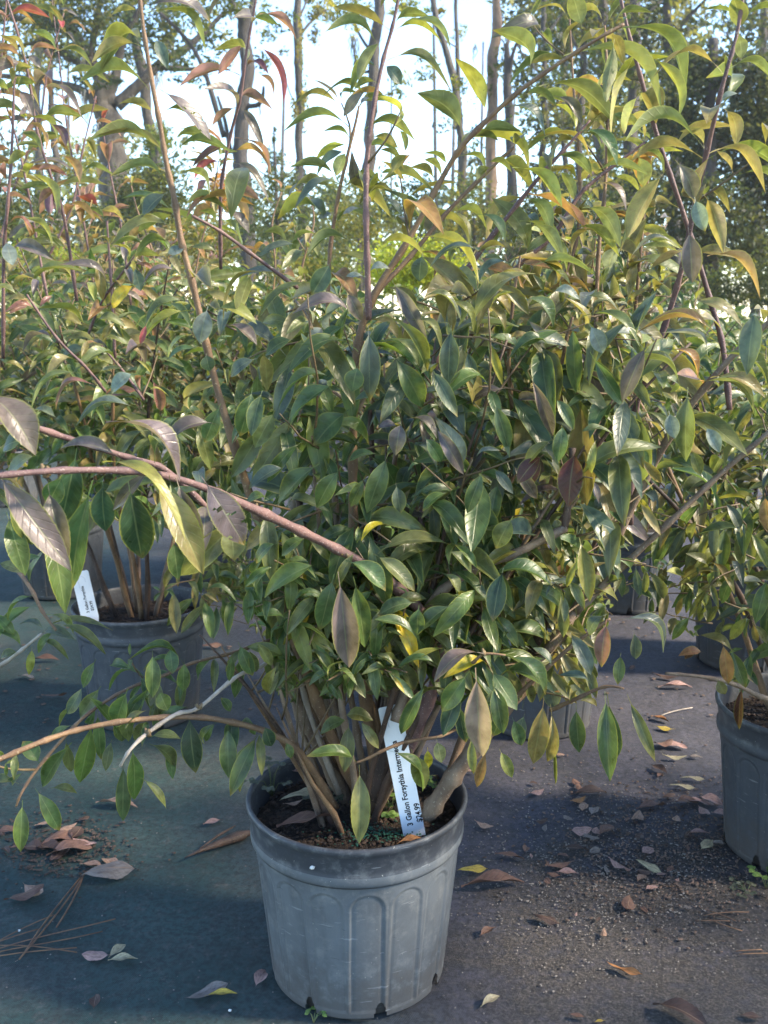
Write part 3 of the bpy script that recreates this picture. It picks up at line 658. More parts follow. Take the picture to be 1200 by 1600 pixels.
class Shrub:
    def __init__(s, centre, label, dark=False, seed=0, group='potted shrubs on the ground cloth', rot=0.0):
        s.rr = random.Random(seed); s.leaves = []; s.off = Vector((centre.x, centre.y, gz(centre.x, centre.y)-.001))
        s.root = empty('potted_shrub', s.off, label, 'shrub', group)
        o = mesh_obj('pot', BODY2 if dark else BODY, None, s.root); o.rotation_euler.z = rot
        r = mesh_obj('rim', RIM, None, o); r2 = mesh_obj('band', BAND2 if dark else BAND, None, o)
        so_ = mesh_obj('soil', SOIL, None, s.root); so_.rotation_euler.z = seed
        s.tw = ([], []); s.nstem = 0
        s.kp = lambda px, py: True; s.g = False
    def P(s, r_, th, z): return Vector((s.off.x+r_*math.cos(th), s.off.y+r_*math.sin(th), z))
    def stem(s, pts, m='bark_young', sides=9, sub=4, nodes=True, name='stem'):
        """pts (x,y,z,r) in the world"""
        c = catmull(pts, sub); out = []
        acc = 0
        for i, p in enumerate(c):
            r = p[3]
            if nodes and i % 4 == 2: r *= 1.3
            out.append((p[0]-s.off.x, p[1]-s.off.y, p[2]-s.off.z, r))
        vs, fs = tube(out, sides, jit=.035, seed=s.nstem)
        s.nstem += 1
        return mesh_obj(name, pydata('stem', vs, fs, True, M[m]), None, s.root)
    def twig(s, pts, sides=5):
        out = [(p[0]-s.off.x, p[1]-s.off.y, p[2]-s.off.z, p[3]) for p in pts]
        tube(out, sides, s.tw[0], s.tw[1])
    def leaf(s, B, T, W, code, arch=1, f=.3, hero=0, mesh=None):
        rr = s.rr; col = jitcol(code, rr)
        s.leaves.append((leaf_matrix(B, T, W, f, rr), col, min(4, max(0, arch)), rr.randrange(3), hero, mesh, B, T))
    def colour(s, z, px, py):
        r = s.rr.random()
        return 'g'
    def put_pair(s, p, d, ang, L, z0=0.0, droop=.25):
        rr = s.rr
        ref = Vector((0, 0, 1)).cross(d); ref = ref.normalized() if ref.length > .05 else Vector((1, 0, 0)); b2 = d.cross(ref).normalized()
        for k in (0, 1):
            if rr.random() < .1: continue
            a = ang + PI*k + rr.uniform(-.3, .3); side = ref*math.cos(a)+b2*math.sin(a)
            dd = side*1.0 + d*rr.uniform(.1, .6) - Vector((0, 0, 1))*(droop+rr.uniform(-.25, .35))
            dd.normalize(); l = L*rr.uniform(.5, 1.3); B = p+side*.002; T = B+dd*l
            pb = proj(B); pt = proj(T)
            if pb[2] < .62 or pt[2] < .6: continue
            if not s.kp(pt[0], pt[1]) or not s.kp(pb[0], pb[1]): continue
            if s.g and guarded(B, T): continue
            code = s.colour(B.z, pb[0], pb[1])
            high = B.z > CAMH+.12
            f = rr.uniform(-.55, -.1) if (high and code in 'goyrnRY') else rr.uniform(.1, .75)
            if not high and dd.z < -.6: f = rr.uniform(.5, .9)
            s.leaf(B, T, l*rr.uniform(.2, .29), code, rr.choice([1, 2, 3, 3, 4, 4]) if dd.z > -.7 else rr.choice([0, 1, 2, 3]), f)
    def dress(s, pts, t0, L, sp=.04, droop=.25, twigs=0.0, tl=.14, tip=True):
        """leaf pairs (and leafy side shoots) along a curve of world points"""
        rr = s.rr; P = [Vector(p[:3]) for p in pts]; n = len(P)
        seg = [(P[i+1]-P[i]).length for i in range(n-1)]; tot = sum(seg) or 1
        x = tot*t0; ang = rr.uniform(0, 6.3); acc = 0; i = 0; k = 0
        while x < tot:
            while i < n-2 and acc+seg[i] < x: acc += seg[i]; i += 1
            q = P[i].lerp(P[i+1], (x-acc)/max(1e-6, seg[i])); d = (P[i+1]-P[i]).normalized()
            frac = x/tot
            s.put_pair(q, d, ang+k*PI/2, L*(1-.45*max(0, frac-.75)/.25), droop=droop)
            if twigs and rr.random() < twigs:
                a = rr.uniform(0, 6.3); sd_ = Vector((math.cos(a), math.sin(a), rr.uniform(.2, 1.0))).normalized()
                l2 = tl*rr.uniform(.6, 1.4); tp = [(*q, .0016)]; cur = q.copy(); dv = (sd_+d*.4).normalized()
                for j in range(4):
                    cur = cur+dv*l2/4; dv = (dv+Vector((0, 0, .1))+jit3(rr, .08)).normalized(); tp.append((*cur, .0014-.0002*j))
                pp = proj(cur)
                if s.kp(pp[0], pp[1]) and pp[2] > .62:
                    n0 = len(s.leaves); s.dress(tp, .15, L*.82, sp*.8, droop)
                    if len(s.leaves) > n0+1: s.twig(tp)
            x += sp*rr.uniform(.8, 1.25); k += 1
        if tip:
            q = P[-1]; d = (P[-1]-P[-2]).normalized()
            s.put_pair(q, d, rr.uniform(0, 6), L*.5, droop=-.3)
    def auto(s, n, H, lean, L=.085, t0=.3, twigs=.45, m=('bark_young', 'bark_brown', 'bark_old'), r0=.0055, droop=.35, sp=.042, az=None, tl=.14):
        rr = s.rr
        for i in range(n):
            a = (rr.uniform(*az) if az else 2*PI*(i+rr.random())/n); h = rr.uniform(*H); ln = lean*rr.uniform(.5, 1.2)
            b = s.P(rr.uniform(.008, .05), a+rr.uniform(-.5, .5), SOILZ-.01); pts = []
            cur = b.copy(); d = Vector((math.cos(a)*ln*.55, math.sin(a)*ln*.55, 1)).normalized(); k = 9
            for j in range(k+1):
                pts.append((*cur, max(.0012, r0*(1-.72*j/k)*rr.uniform(.95, 1.05))))
                cur = cur + d*h/k; d = (d + Vector((math.cos(a), math.sin(a), 0))*ln*.09 + jit3(rr, .065)).normalized()
            # keep the tip inside the shrub's outline
            if s.g: pts = [(p[0], max(p[1], s.off.y-.1+.02*rr.random()), p[2], p[3]) for p in pts]
            while len(pts) > 5 and not s.kp(*proj(pts[-1][:3])[:2]): pts.pop()
            if len(pts) < 10: pts = [(*p[:3], r0*(1-.8*j/(len(pts)-1))) for j, p in enumerate(pts)]
            s.stem(pts, rr.choice(m), 7, 2)
            s.dress(pts, t0, L, sp, droop, twigs, tl)
    def fill(s, x0, x1, y0_, y1, n, ya, yb, L, sp=.03, droop=.7, tl=(.05, .12)):
        rr = s.rr
        for i in range(n):
            px, py, Y = rr.uniform(x0, x1), rr.uniform(y0_, y1), rr.uniform(ya, yb)
            c = at(px, py, Y); a = math.atan2(c.y-s.off.y, c.x-s.off.x)+rr.gauss(0, .7); l = rr.uniform(*tl)
            d = Vector((math.cos(a), math.sin(a), rr.uniform(-.3, .6))).normalized(); tp = [(*c, .0015)]; cur = c.copy()
            for j in range(4):
                cur = cur+d*l/4; d = (d+jit3(rr, .1)+Vector((0, 0, -.06))).normalized(); tp.append((*cur, .0013-.0002*j))
            n0 = len(s.leaves); s.dress(tp, .05, L*rr.uniform(.8, 1.15), sp, droop)
            if len(s.leaves) > n0+2 and s.kp(*proj(cur)[:2]): s.twig(tp)
    def finish(s, limit=300, cast=None):
        L = s.leaves; sc = []
        for i, l in enumerate(L):
            pb, pt = proj(l[6]), proj(l[7]); mx, my = (pb[0]+pt[0])/2, (pb[1]+pt[1])/2
            inside = -20 < mx < 1220 and -20 < my < 1620
            sc.append((-(1000 if l[4] else 0) - (100 if inside else 0) + 20*pt[2], i))
        sc.sort(); top = set(i for _, i in sc[:limit]); inv = Matrix.Translation(-s.off)
        rest = []
        for i, l in enumerate(L):
            if i in top:
                o = bpy.data.objects.new('leaf', l[5] or HI[l[2]][l[3]]); o.matrix_basis = inv @ l[0]; o.color = l[1]; o.parent = s.root; COL.objects.link(o)
            else: rest.append(l)
        if rest:
            VV = []; UV = []; CC = []; FF = []; off = 0
            for l in rest:
                v, f, uv = LO[l[2]][l[3]]; m = np.array(inv @ l[0], dtype=np.float32)
                VV.append(v @ m[:3, :3].T + m[:3, 3]); UV.append(uv); CC.append(np.repeat(np.array([l[1]], dtype=np.float32), len(v), 0)); FF.append(np.array(f, dtype=np.int32)+off); off += len(v)
            V = np.concatenate(VV); U = np.concatenate(UV); C_ = np.concatenate(CC); F = np.concatenate(FF); nf = len(F)
            me = bpy.data.meshes.new('foliage'); me.vertices.add(len(V)); me.vertices.foreach_set('co', V.ravel())
            me.loops.add(nf*4); me.loops.foreach_set('vertex_index', F.ravel())
            me.polygons.add(nf); me.polygons.foreach_set('loop_start', np.arange(0, nf*4, 4, dtype=np.int32)); me.polygons.foreach_set('use_smooth', np.ones(nf, dtype=bool))
            me.update(); ul = me.uv_layers.new(name='UVMap'); ul.data.foreach_set('uv', U[F.ravel()].ravel())
            at_ = me.color_attributes.new('leafcol', 'FLOAT_COLOR', 'POINT'); at_.data.foreach_set('color', C_.ravel())
            me.materials.append(M['leafs']); o = mesh_obj('foliage', me, None, s.root); o['kind'] = 'stuff'
        if s.tw[0]:
            o = mesh_obj('twigs', pydata('twigs', s.tw[0], s.tw[1], True, M['twig']), None, s.root); o['kind'] = 'stuff'

def hand(sh, text, Y, dY=.0, fbias=None, Lreal=None):
    """rows: bx by tx ty W code arch [Y] ; pixels of the photograph turned into points at distance Y"""
    rr = sh.rr
    for row in text.strip().split(';'):
        w_ = row.split()
        if len(w_) < 7: continue
        bx, by, tx, ty, W = map(float, w_[:5]); code = w_[5]; ar = int(w_[6]); y = float(w_[7]) if len(w_) > 7 else Y+rr.uniform(-.05, .05)+dY
        B = at(bx, by, y)
        T0 = at(tx, ty, y); L = (T0-B).length
        T = at(tx, ty, y + L*rr.uniform(-.35, .25))
        high = by < 430
        if high and code in 'goyrnRPY': f = -rr.uniform(.3, .45)
        elif ty-by > 1.3*abs(tx-bx): f = rr.uniform(.65, .9)
        else: f = rr.uniform(.3, .5)
        if code in 'bsSVpD' and not (high and code == 'p'): f = abs(f)
        scale = (1.1 if abs(f) < .62 else .98)
        if y < 1.4: guard(B, T, W*.8)
        sh.leaf(B, T, W*y/FOC*scale, code, ar, f, hero=1, mesh=HOLE if (len(w_) > 8 and w_[8] == 'h') else None)

def pstem(sh, text, m='bark_young', g=True, name='stem', sides=9):
    """rows: px py Y r_mm ; ... world polyline from picture points"""
    pts = []
    for row in text.strip().split(';'):
        w_ = [float(x) for x in row.split()]
        if len(w_) == 4: pts.append((*at(w_[0], w_[1], w_[2]), w_[3]*.001))
    sh.stem(pts, m, sides, 5, name=name)
    if sh is main and g: [guard(Vector(a[:3]), Vector(b[:3]), 6) for a, b in zip(pts, pts[1:])]
    return pts

c0 = onz(558, 1237, PH)
C = {}
main = Shrub(c0, 'large leafy shrub in the weathered pale grey pot with arched panels', False, 3, rot=.12)
Y0 = c0.y
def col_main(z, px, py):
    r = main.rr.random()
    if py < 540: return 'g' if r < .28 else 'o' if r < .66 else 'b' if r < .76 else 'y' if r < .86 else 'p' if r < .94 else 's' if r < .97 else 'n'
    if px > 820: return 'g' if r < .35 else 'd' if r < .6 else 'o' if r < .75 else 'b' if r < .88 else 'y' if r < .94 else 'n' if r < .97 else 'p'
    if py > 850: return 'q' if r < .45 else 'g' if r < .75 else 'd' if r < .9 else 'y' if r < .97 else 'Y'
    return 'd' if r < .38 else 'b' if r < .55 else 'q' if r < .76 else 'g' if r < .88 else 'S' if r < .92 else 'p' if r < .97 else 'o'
main.colour = lambda z, px, py: col_main(z, px, py)
def kp_main(px, py):
    if py < topy(px)+15: return False
    if px < 350 or px > 1080: return False
    if py > 1095 and px < 640: return False
    if py > 1110: return False
    if px > 940 and py > 940: return False
    if px < 420 and py > 860: return py < 980 and px > 380
    return True
main.kp = kp_main; main.g = True
y0 = Y0
# main stems traced up through the picture
pstem(main, f'595 1235 {y0} 8; 575 1120 {y0} 7.5; 560 980 {y0-.03} 6.5; 552 800 {y0-.05} 5.5; 552 680 {y0-.05} 4.6; 556 560 {y0-.06} 4.2; 580 470 {y0-.06} 4; 640 372 {y0-.06} 3; 700 262 {y0-.06} 2.8; 735 214 {y0-.07} 2.7; 800 152 {y0-.08} 2.3; 860 108 {y0-.09} 2; 932 62 {y0-.1} 1.7; 975 38 {y0-.1} 1.8', 'bark_young')
pstem(main, f'556 560 {y0-.055} 3.2; 577 475 {y0-.05} 3; 640 402 {y0-.03} 2.6; 700 330 {y0-.01} 2.4; 768 262 {y0} 2; 803 230 {y0} 1.6', 'bark_young')
pstem(main, f'576 500 {y0-.075} 3.4; 574 420 {y0-.08} 3.2; 572 340 {y0-.08} 3; 573 262 {y0-.07} 2.8; 580 190 {y0-.07} 2.4; 596 105 {y0-.06} 2; 613 42 {y0-.06} 1.7; 622 0 {y0-.06} 1.4; 630 -50 {y0-.06} 1', 'bark_purple')
pstem(main, f'512 510 {y0-.02} 2.4; 515 400 {y0-.02} 2.2; 528 310 {y0-.02} 2; 543 243 {y0-.02} 1.8; 556 190 {y0-.02} 1.4; 561 165 {y0-.02} 1', 'bark_young')
pstem(main, f'610 1230 {y0+.04} 6; 640 1060 {y0+.04} 5; 660 800 {y0+.04} 4; 690 500 {y0+.04} 3.2; 750 395 {y0+.04} 2.8; 800 330 {y0+.04} 2.5; 850 268 {y0+.03} 2.2; 885 230 {y0+.03} 1.8; 922 188 {y0+.03} 1.2', 'bark_purple')
pstem(main, f'720 560 {y0+.08} 3.2; 770 455 {y0+.08} 3; 860 372 {y0+.08} 2.6; 900 312 {y0+.08} 2.4; 928 283 {y0+.08} 2.2; 1008 222 {y0+.08} 1.4', 'bark_purple')
pstem(main, f'560 1240 {y0} 7; 505 1120 {y0-.04} 6.5; 462 1000 {y0-.06} 6; 405 820 {y0-.09} 5; 340 610 {y0-.1} 3.8; 305 460 {y0-.1} 3.4; 285 385 {y0-.1} 3.2; 272 310 {y0-.1} 3; 260 255 {y0-.1} 2.7; 250 195 {y0-.1} 2.5; 236 120 {y0-.1} 2.2; 225 50 {y0-.1} 2; 216 -20 {y0-.1} 1.8', 'bark_young')
# right hand stems
pstem(main, f'668 1275 {y0-.05} 10.5; 700 1225 {y0-.06} 10; 745 1165 {y0-.06} 9.5; 835 1048 {y0-.05} 8; 900 952 {y0-.03} 7; 945 880 {y0} 6; 1000 765 {y0} 5; 1060 660 {y0-.02} 4.2; 1130 572 {y0-.04} 3.6; 1200 505 {y0-.06} 3.2; 1260 450 {y0-.08} 3', 'bark_old')
pstem(main, f'900 956 {y0-.035} 5; 960 897 {y0-.04} 4; 1045 817 {y0-.05} 3.4; 1122 744 {y0-.05} 3; 1205 672 {y0-.06} 2.6; 1260 620 {y0-.06} 2.3', 'bark_old')
pstem(main, f'985 820 {y0+.1} 4; 990 660 {y0+.1} 3.8; 1010 590 {y0+.08} 3.6; 1045 490 {y0+.06} 3.3; 1065 420 {y0+.04} 3.2; 1084 330 {y0+.02} 3; 1105 235 {y0} 2.7; 1130 130 {y0-.02} 2.3; 1151 55 {y0-.02} 2; 1163 -20 {y0-.02} 1.8', 'bark_purple')
pstem(main, f'1140 640 {y0+.1} 3.6; 1130 545 {y0+.1} 3.4; 1110 470 {y0+.1} 3.3; 1075 356 {y0+.09} 3; 1030 222 {y0+.08} 2.7; 1005 135 {y0+.07} 2.4; 985 62 {y0+.06} 2; 968 -10 {y0+.06} 1.6', 'bark_purple')
pstem(main, f'640 1010 {y0-.1} 6; 680 935 {y0-.12} 5.4; 740 890 {y0-.12} 5; 810 862 {y0-.12} 4.6; 885 824 {y0-.12} 4.6', 'bark_old')
pstem(main, f'882 826 {y0-.12} 4; 890 770 {y0-.12} 3.6; 894 700 {y0-.12} 3', 'bark_brown')
pstem(main, f'815 1075 {y0-.02} 6.5; 836 1010 {y0-.02} 6.5; 866 936 {y0-.03} 6', 'bark_brown')
pstem(main, f'800 640 {y0-.02} 2.4; 795 560 {y0-.02} 2.2; 802 470 {y0-.02} 1.8; 813 400 {y0-.02} 1.2', 'bark_young')
pstem(main, f'872 640 {y0-.04} 2.4; 875 590 {y0-.04} 2.2; 885 530 {y0-.05} 1.9; 895 495 {y0-.05} 1.3', 'bark_young')
pstem(main, f'465 450 {y0-.05} 2; 400 402 {y0-.08} 1.9; 345 362 {y0-.1} 1.7; 300 337 {y0-.12} 1.3', 'bark_purple')
# the branch that reaches towards the camera on the left
pstem(main, f'612 1225 {y0-.02} 7.5; 660 1120 {y0-.07} 7; 690 1020 {y0-.1} 6.4; 660 958 {y0-.12} 6; 600 902 {y0-.15} 5.6; 540 865 {y0-.18} 4.6; 470 830 {y0-.22} 4.5; 400 797 {y0-.27} 4.3; 300 755 {y0-.33} 3.1; 215 737 {y0-.37} 2.8; 100 735 {y0-.41} 2.5; 0 743 {y0-.44} 2.3; -70 752 {y0-.46} 2.1', 'bark_purple', sides=12)
pstem(main, f'330 800 {y0-.25} 2.6; 260 735 {y0-.28} 2.6; 200 715 {y0-.3} 2.6; 125 691 {y0-.33} 2.6; 47 665 {y0-.37} 2.5; -40 635 {y0-.4} 2.3', 'bark_purple', sides=12)
# low branches to the left
pstem(main, f'525 1262 {y0-.03} 4.5; 470 1178 {y0-.08} 4.2; 420 1145 {y0-.1} 3.8; 350 1126 {y0-.13} 3.2; 290 1120 {y0-.15} 3; 200 1126 {y0-.18} 2.9; 120 1141 {y0-.2} 2.8; 60 1161 {y0-.23} 2.8; 0 1186 {y0-.25} 2.7; -50 1204 {y0-.27} 2.6', 'bark_young')
pstem(main, f'530 1240 {y0} 3.6; 482 1110 {y0-.02} 3.2; 462 1030 {y0-.03} 2.8; 445 1012 {y0-.05} 2.4; 410 1040 {y0-.09} 2.3; 370 1057 {y0-.12} 2.2; 310 1106 {y0-.14} 2.2; 275 1116 {y0-.16} 2.2; 230 1146 {y0-.18} 2.2; 203 1172 {y0-.2} 1.8; 188 1197 {y0-.2} 1.4', 'bark_pale')
pstem(main, f'545 1240 {y0+.03} 3.4; 490 1110 {y0+.02} 3; 462 1015 {y0+.01} 2.4; 436 998 {y0} 2; 400 1008 {y0-.02} 2; 360 1021 {y0-.04} 1.9; 300 1036 {y0-.06} 1.8; 250 1058 {y0-.08} 1.8; 200 1076 {y0-.1} 1.8; 150 1106 {y0-.12} 1.8; 115 1136 {y0-.14} 1.8; 60 1199 {y0-.16} 1.8; 34 1238 {y0-.18} 1.5; 25 1260 {y0-.18} 1.2', 'bark_young')
# right, twig fan in front
pstem(main, f'800 1095 {y0-.1} 2.6; 842 1055 {y0-.12} 2.4; 895 1008 {y0-.13} 2.1; 945 972 {y0-.14} 1.8; 952 968 {y0-.14} 1.2', 'bark_young')
pstem(main, f'860 1110 {y0-.1} 2.4; 900 1092 {y0-.12} 2.2; 945 1073 {y0-.13} 1.6; 975 1076 {y0-.14} 1', 'bark_young')
pstem(main, f'700 1075 {y0-.12} 2; 735 1040 {y0-.16} 1.9; 757 1022 {y0-.17} 1.5; 790 1024 {y0-.17} 1', 'bark_young')
pstem(main, f'630 1160 {y0-.12} 2; 600 1172 {y0-.13} 1.8; 575 1185 {y0-.13} 1.6; 556 1192 {y0-.13} 1.1', 'bark_young')
pstem(main, f'630 1160 {y0-.12} 1.8; 660 1155 {y0-.12} 1.8; 690 1150 {y0-.12} 1.6; 712 1140 {y0-.1} 1.4', 'bark_young')
pstem(main, f'618 1128 {y0-.08} 6.5; 632 1085 {y0-.07} 6; 655 1040 {y0-.06} 5', 'bark_old')
# pot stems
for t_, m_ in ((f'540 1250 {y0+.02} 9; 490 1150 {y0+.01} 8; 455 1072 {y0} 7; 432 990 {y0} 6; 415 900 {y0} 5; 400 780 {y0} 4', 'bark_old'),
               (f'548 1240 {y0+.05} 7; 510 1120 {y0+.05} 6.5; 490 1040 {y0+.05} 6; 470 900 {y0+.05} 5; 450 740 {y0+.05} 4', 'bark_pale'),
               (f'560 1235 {y0+.03} 6; 530 1130 {y0+.04} 5.5; 520 1060 {y0+.04} 5; 530 900 {y0+.04} 4; 520 740 {y0+.04} 3.4', 'bark_old'),
               (f'585 1250 {y0-.02} 11; 612 1160 {y0-.01} 11; 628 1080 {y0} 11; 660 1000 {y0} 9; 700 930 {y0} 8; 760 830 {y0} 6', 'bark_brown'),
               (f'575 1238 {y0+.01} 5; 560 1160 {y0+.01} 4.6; 545 1080 {y0+.01} 4; 500 960 {y0-.02} 3.6; 470 830 {y0-.03} 3', 'bark_old'),
               (f'620 1235 {y0+.05} 5; 590 1130 {y0+.06} 4.4; 575 1060 {y0+.06} 4; 590 900 {y0+.06} 3.6; 620 700 {y0+.06} 3', 'bark_young'),
               (f'640 1245 {y0+.03} 5; 655 1150 {y0+.05} 4.4; 680 1060 {y0+.06} 4; 740 900 {y0+.08} 3.6; 830 700 {y0+.08} 3', 'bark_old'),
               (f'600 1235 {y0+.07} 6; 640 1000 {y0+.08} 5.4; 660 850 {y0+.08} 5; 664 700 {y0+.08} 4.6; 665 600 {y0+.08} 4', 'bark_brown'),
               (f'610 1240 {y0+.07} 6; 670 980 {y0+.09} 5.4; 690 820 {y0+.09} 5; 696 700 {y0+.09} 4.6; 700 610 {y0+.09} 4', 'bark_brown'),
               (f'590 1240 {y0+.08} 6; 590 1000 {y0+.09} 5; 584 840 {y0+.09} 4.6; 582 740 {y0+.09} 4; 578 640 {y0+.09} 3', 'bark_brown'),
               (f'545 1240 {y0+.06} 5; 500 1000 {y0+.09} 4.6; 470 800 {y0+.09} 4.2; 440 640 {y0+.09} 3.6', 'bark_brown'),
               (f'690 1240 {y0+.04} 5; 780 1000 {y0+.1} 4.6; 810 900 {y0+.1} 4.2; 822 800 {y0+.1} 4; 850 640 {y0+.1} 3', 'bark_young'),
               (f'700 1235 {y0+.05} 5; 860 1000 {y0+.12} 4.6; 930 900 {y0+.12} 4.2; 960 800 {y0+.12} 4; 975 700 {y0+.12} 3', 'bark_old')):
    pstem(main, t_, m_, False)

UPPER = """
230 20 322 85 18 g 4; 220 72 143 98 20 o 3; 232 140 123 128 22 g 3; 250 140 330 220 24 p 3 1.05 h; 242 60 262 108 18 b 2; 252 240 136 220 20 g 3; 268 222 332 218 16 g 3; 268 240 362 238 18 g 3;
262 290 172 275 18 g 4; 275 268 327 305 18 g 4; 280 330 360 333 22 g 4; 270 330 190 310 16 d 2; 262 300 222 340 28 b 1; 275 335 215 362 22 y 1; 262 246 150 212 16 o 3;
613 42 670 25 16 g 3; 635 30 705 78 14 g 3; 592 75 508 50 18 g 4; 598 60 560 125 18 g 1; 605 95 705 143 14 g 4; 600 100 627 132 20 b 1; 578 155 503 152 16 g 4; 590 130 553 140 14 g 3; 575 140 537 182 18 p 1; 561 163 550 149 9 s 1; 562 163 577 152 11 s 1;
548 202 443 205 16 g 3; 549 225 505 205 14 g 3; 567 205 650 222 20 g 4; 620 200 634 235 14 g 2; 562 235 628 250 18 g 4; 578 215 622 232 14 o 3; 585 235 631 265 12 g 3; 545 235 495 275 18 b 2; 543 235 525 275 18 g 1; 528 280 452 262 16 g 3; 548 285 596 285 15 g 4; 555 305 457 333 18 b 4; 578 300 682 305 18 g 4; 520 333 497 340 20 s 0; 565 325 535 335 14 s 1; 625 12 605 -25 16 g 1; 625 10 640 -40 14 g 1;
552 380 480 398 20 g 4; 455 385 495 366 14 g 3; 584 385 665 402 20 y 3; 400 368 452 390 18 g 4; 600 310 628 340 16 b 2; 640 240 612 270 16 g 2; 655 250 690 275 16 g 3; 680 285 640 262 18 o 3;
723 213 652 145 32 g 3; 740 225 815 206 18 g 3; 788 168 852 215 26 b 3; 823 120 768 47 30 g 4; 842 135 966 198 26 g 3; 880 88 1036 184 28 g 4; 965 45 1070 155 30 g 4; 910 45 893 -14 26 g 1; 865 150 910 195 16 p 3; 1010 85 1060 186 20 y 3; 815 150 870 165 18 g 3; 700 262 660 240 16 g 3; 715 245 760 275 16 g 4; 955 50 1020 20 12 g 3; 985 15 1060 0 18 g 3; 1130 116 1020 122 18 o 4;
1137 110 1212 132 18 g 4; 1152 52 1146 -4 26 g 2; 1153 50 1158 92 18 g 1; 1125 162 1153 146 16 s 2; 1130 170 1150 231 20 o 4; 1108 240 1196 302 20 o 4; 1100 232 975 222 22 g 4; 1085 308 1102 362 24 s 1; 1100 305 1131 398 24 o 4; 1055 250 1085 312 28 p 2; 1075 355 1082 442 32 p 1; 1105 400 1188 468 20 n 4; 1100 235 1062 205 16 o 4;
960 60 945 145 18 g 1; 990 90 955 215 16 y 1; 965 100 947 160 14 g 1; 1000 145 975 210 22 y 1; 965 180 1002 206 14 g 2; 945 180 1000 205 12 g 2; 905 205 965 260 22 d 3; 1000 235 1037 272 16 g 3; 1042 264 980 372 28 o 1; 920 280 1015 275 14 g 3; 955 275 1000 300 14 y 2; 996 240 1006 292 26 y 1; 890 250 925 276 18 g 3; 860 247 925 274 18 g 3; 870 265 897 312 16 g 3; 800 262 878 324 22 y 3; 820 310 862 366 22 g 4; 812 345 880 402 20 g 3; 910 325 970 388 24 g 4; 885 360 968 402 18 y 3; 1045 320 970 392 20 g 2; 1060 385 985 402 10 s 4; 760 255 800 270 16 g 3; 770 262 745 282 16 g 3; 690 340 640 340 16 g 3; 700 335 762 362 20 y 4; 745 335 790 380 18 d 3; 660 385 720 400 16 g 3
"""
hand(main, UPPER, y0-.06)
def dress_px(sh, text, L, sp=.045, droop=.2, t0=.05, code=None):
    kp, cf = sh.kp, sh.colour; sh.kp = lambda x, y: True
    if code: sh.colour = lambda z, x, y: sh.rr.choice(code)
    pts = []
    for row in text.strip().split(';'):
        w_ = [float(x) for x in row.split()]
        if len(w_) >= 3: pts.append(tuple(at(*w_[:3])))
    g = sh.g; sh.g = True; sh.dress(catmull(pts, 4), t0, L, sp, droop, .12, .07); sh.kp, sh.colour, sh.g = kp, cf, g
UP = 'ogoogynpo'
for t_ in (f'573 440 {y0-.08}; 572 340 {y0-.08}; 573 262 {y0-.07}; 580 190 {y0-.07}; 596 105 {y0-.06}; 613 42 {y0-.06}; 630 -50 {y0-.06}', f'580 470 {y0-.05}; 640 372 {y0-.05}; 700 262 {y0-.05}; 735 214 {y0-.06}; 800 152 {y0-.07}; 860 108 {y0-.08}; 932 62 {y0-.09}; 975 38 {y0-.1}',
           f'640 402 {y0-.02}; 700 330 {y0}; 768 262 {y0+.01}; 803 230 {y0}', f'513 460 {y0-.02}; 515 400 {y0-.02}; 528 310 {y0-.02}; 543 243 {y0-.02}; 556 190 {y0-.02}', f'690 500 {y0+.05}; 750 395 {y0+.05}; 800 330 {y0+.05}; 850 268 {y0+.04}; 885 230 {y0+.04}; 922 188 {y0+.04}',
           f'770 455 {y0+.09}; 860 372 {y0+.09}; 900 312 {y0+.09}; 928 283 {y0+.09}; 1008 222 {y0+.09}', f'305 460 {y0-.09}; 285 385 {y0-.09}; 272 310 {y0-.09}; 260 255 {y0-.09}; 250 195 {y0-.09}; 236 120 {y0-.09}; 225 50 {y0-.09}; 216 -20 {y0-.09}',
           f'1010 590 {y0+.09}; 1045 490 {y0+.07}; 1065 420 {y0+.05}; 1084 330 {y0+.03}; 1105 235 {y0+.01}; 1130 130 {y0-.01}; 1151 55 {y0-.01}; 1163 -20 {y0-.01}', f'1110 470 {y0+.11}; 1075 356 {y0+.1}; 1030 222 {y0+.09}; 1005 135 {y0+.08}; 985 62 {y0+.07}; 968 -10 {y0+.07}',
           f'1060 660 {y0}; 1130 572 {y0-.02}; 1200 505 {y0-.04}; 1260 450 {y0-.06}', f'800 640 {y0}; 795 560 {y0}; 802 470 {y0}; 813 400 {y0}', f'872 640 {y0}; 875 590 {y0}; 885 530 {y0}; 895 495 {y0}', f'500 480 {y0-.03}; 400 402 {y0-.06}; 345 362 {y0-.08}; 300 337 {y0-.1}',
           f'930 560 {y0+.1}; 935 400 {y0+.12}; 945 300 {y0+.13}; 950 160 {y0+.14}; 945 40 {y0+.15}', f'860 480 {y0+.12}; 900 380 {y0+.13}; 905 260 {y0+.14}; 895 120 {y0+.15}; 890 30 {y0+.15}', f'990 520 {y0+.13}; 1000 400 {y0+.13}; 1010 300 {y0+.14}; 1020 220 {y0+.15}'):
    dress_px(main, t_, .082, .05, .22, code=UP)
for t_ in (f'930 600 {y0+.1} 3; 930 560 {y0+.1} 3; 935 400 {y0+.12} 2.5; 945 300 {y0+.13} 2.2; 950 160 {y0+.14} 1.7; 945 40 {y0+.15} 1.2', f'850 540 {y0+.12} 2.8; 860 480 {y0+.12} 2.6; 900 380 {y0+.13} 2.2; 905 260 {y0+.14} 2; 895 120 {y0+.15} 1.5; 890 30 {y0+.15} 1.1', f'980 600 {y0+.13} 2.6; 990 520 {y0+.13} 2.4; 1000 400 {y0+.13} 2.2; 1010 300 {y0+.14} 1.7; 1020 220 {y0+.15} 1.2'):
    pstem(main, t_, 'bark_young', False)
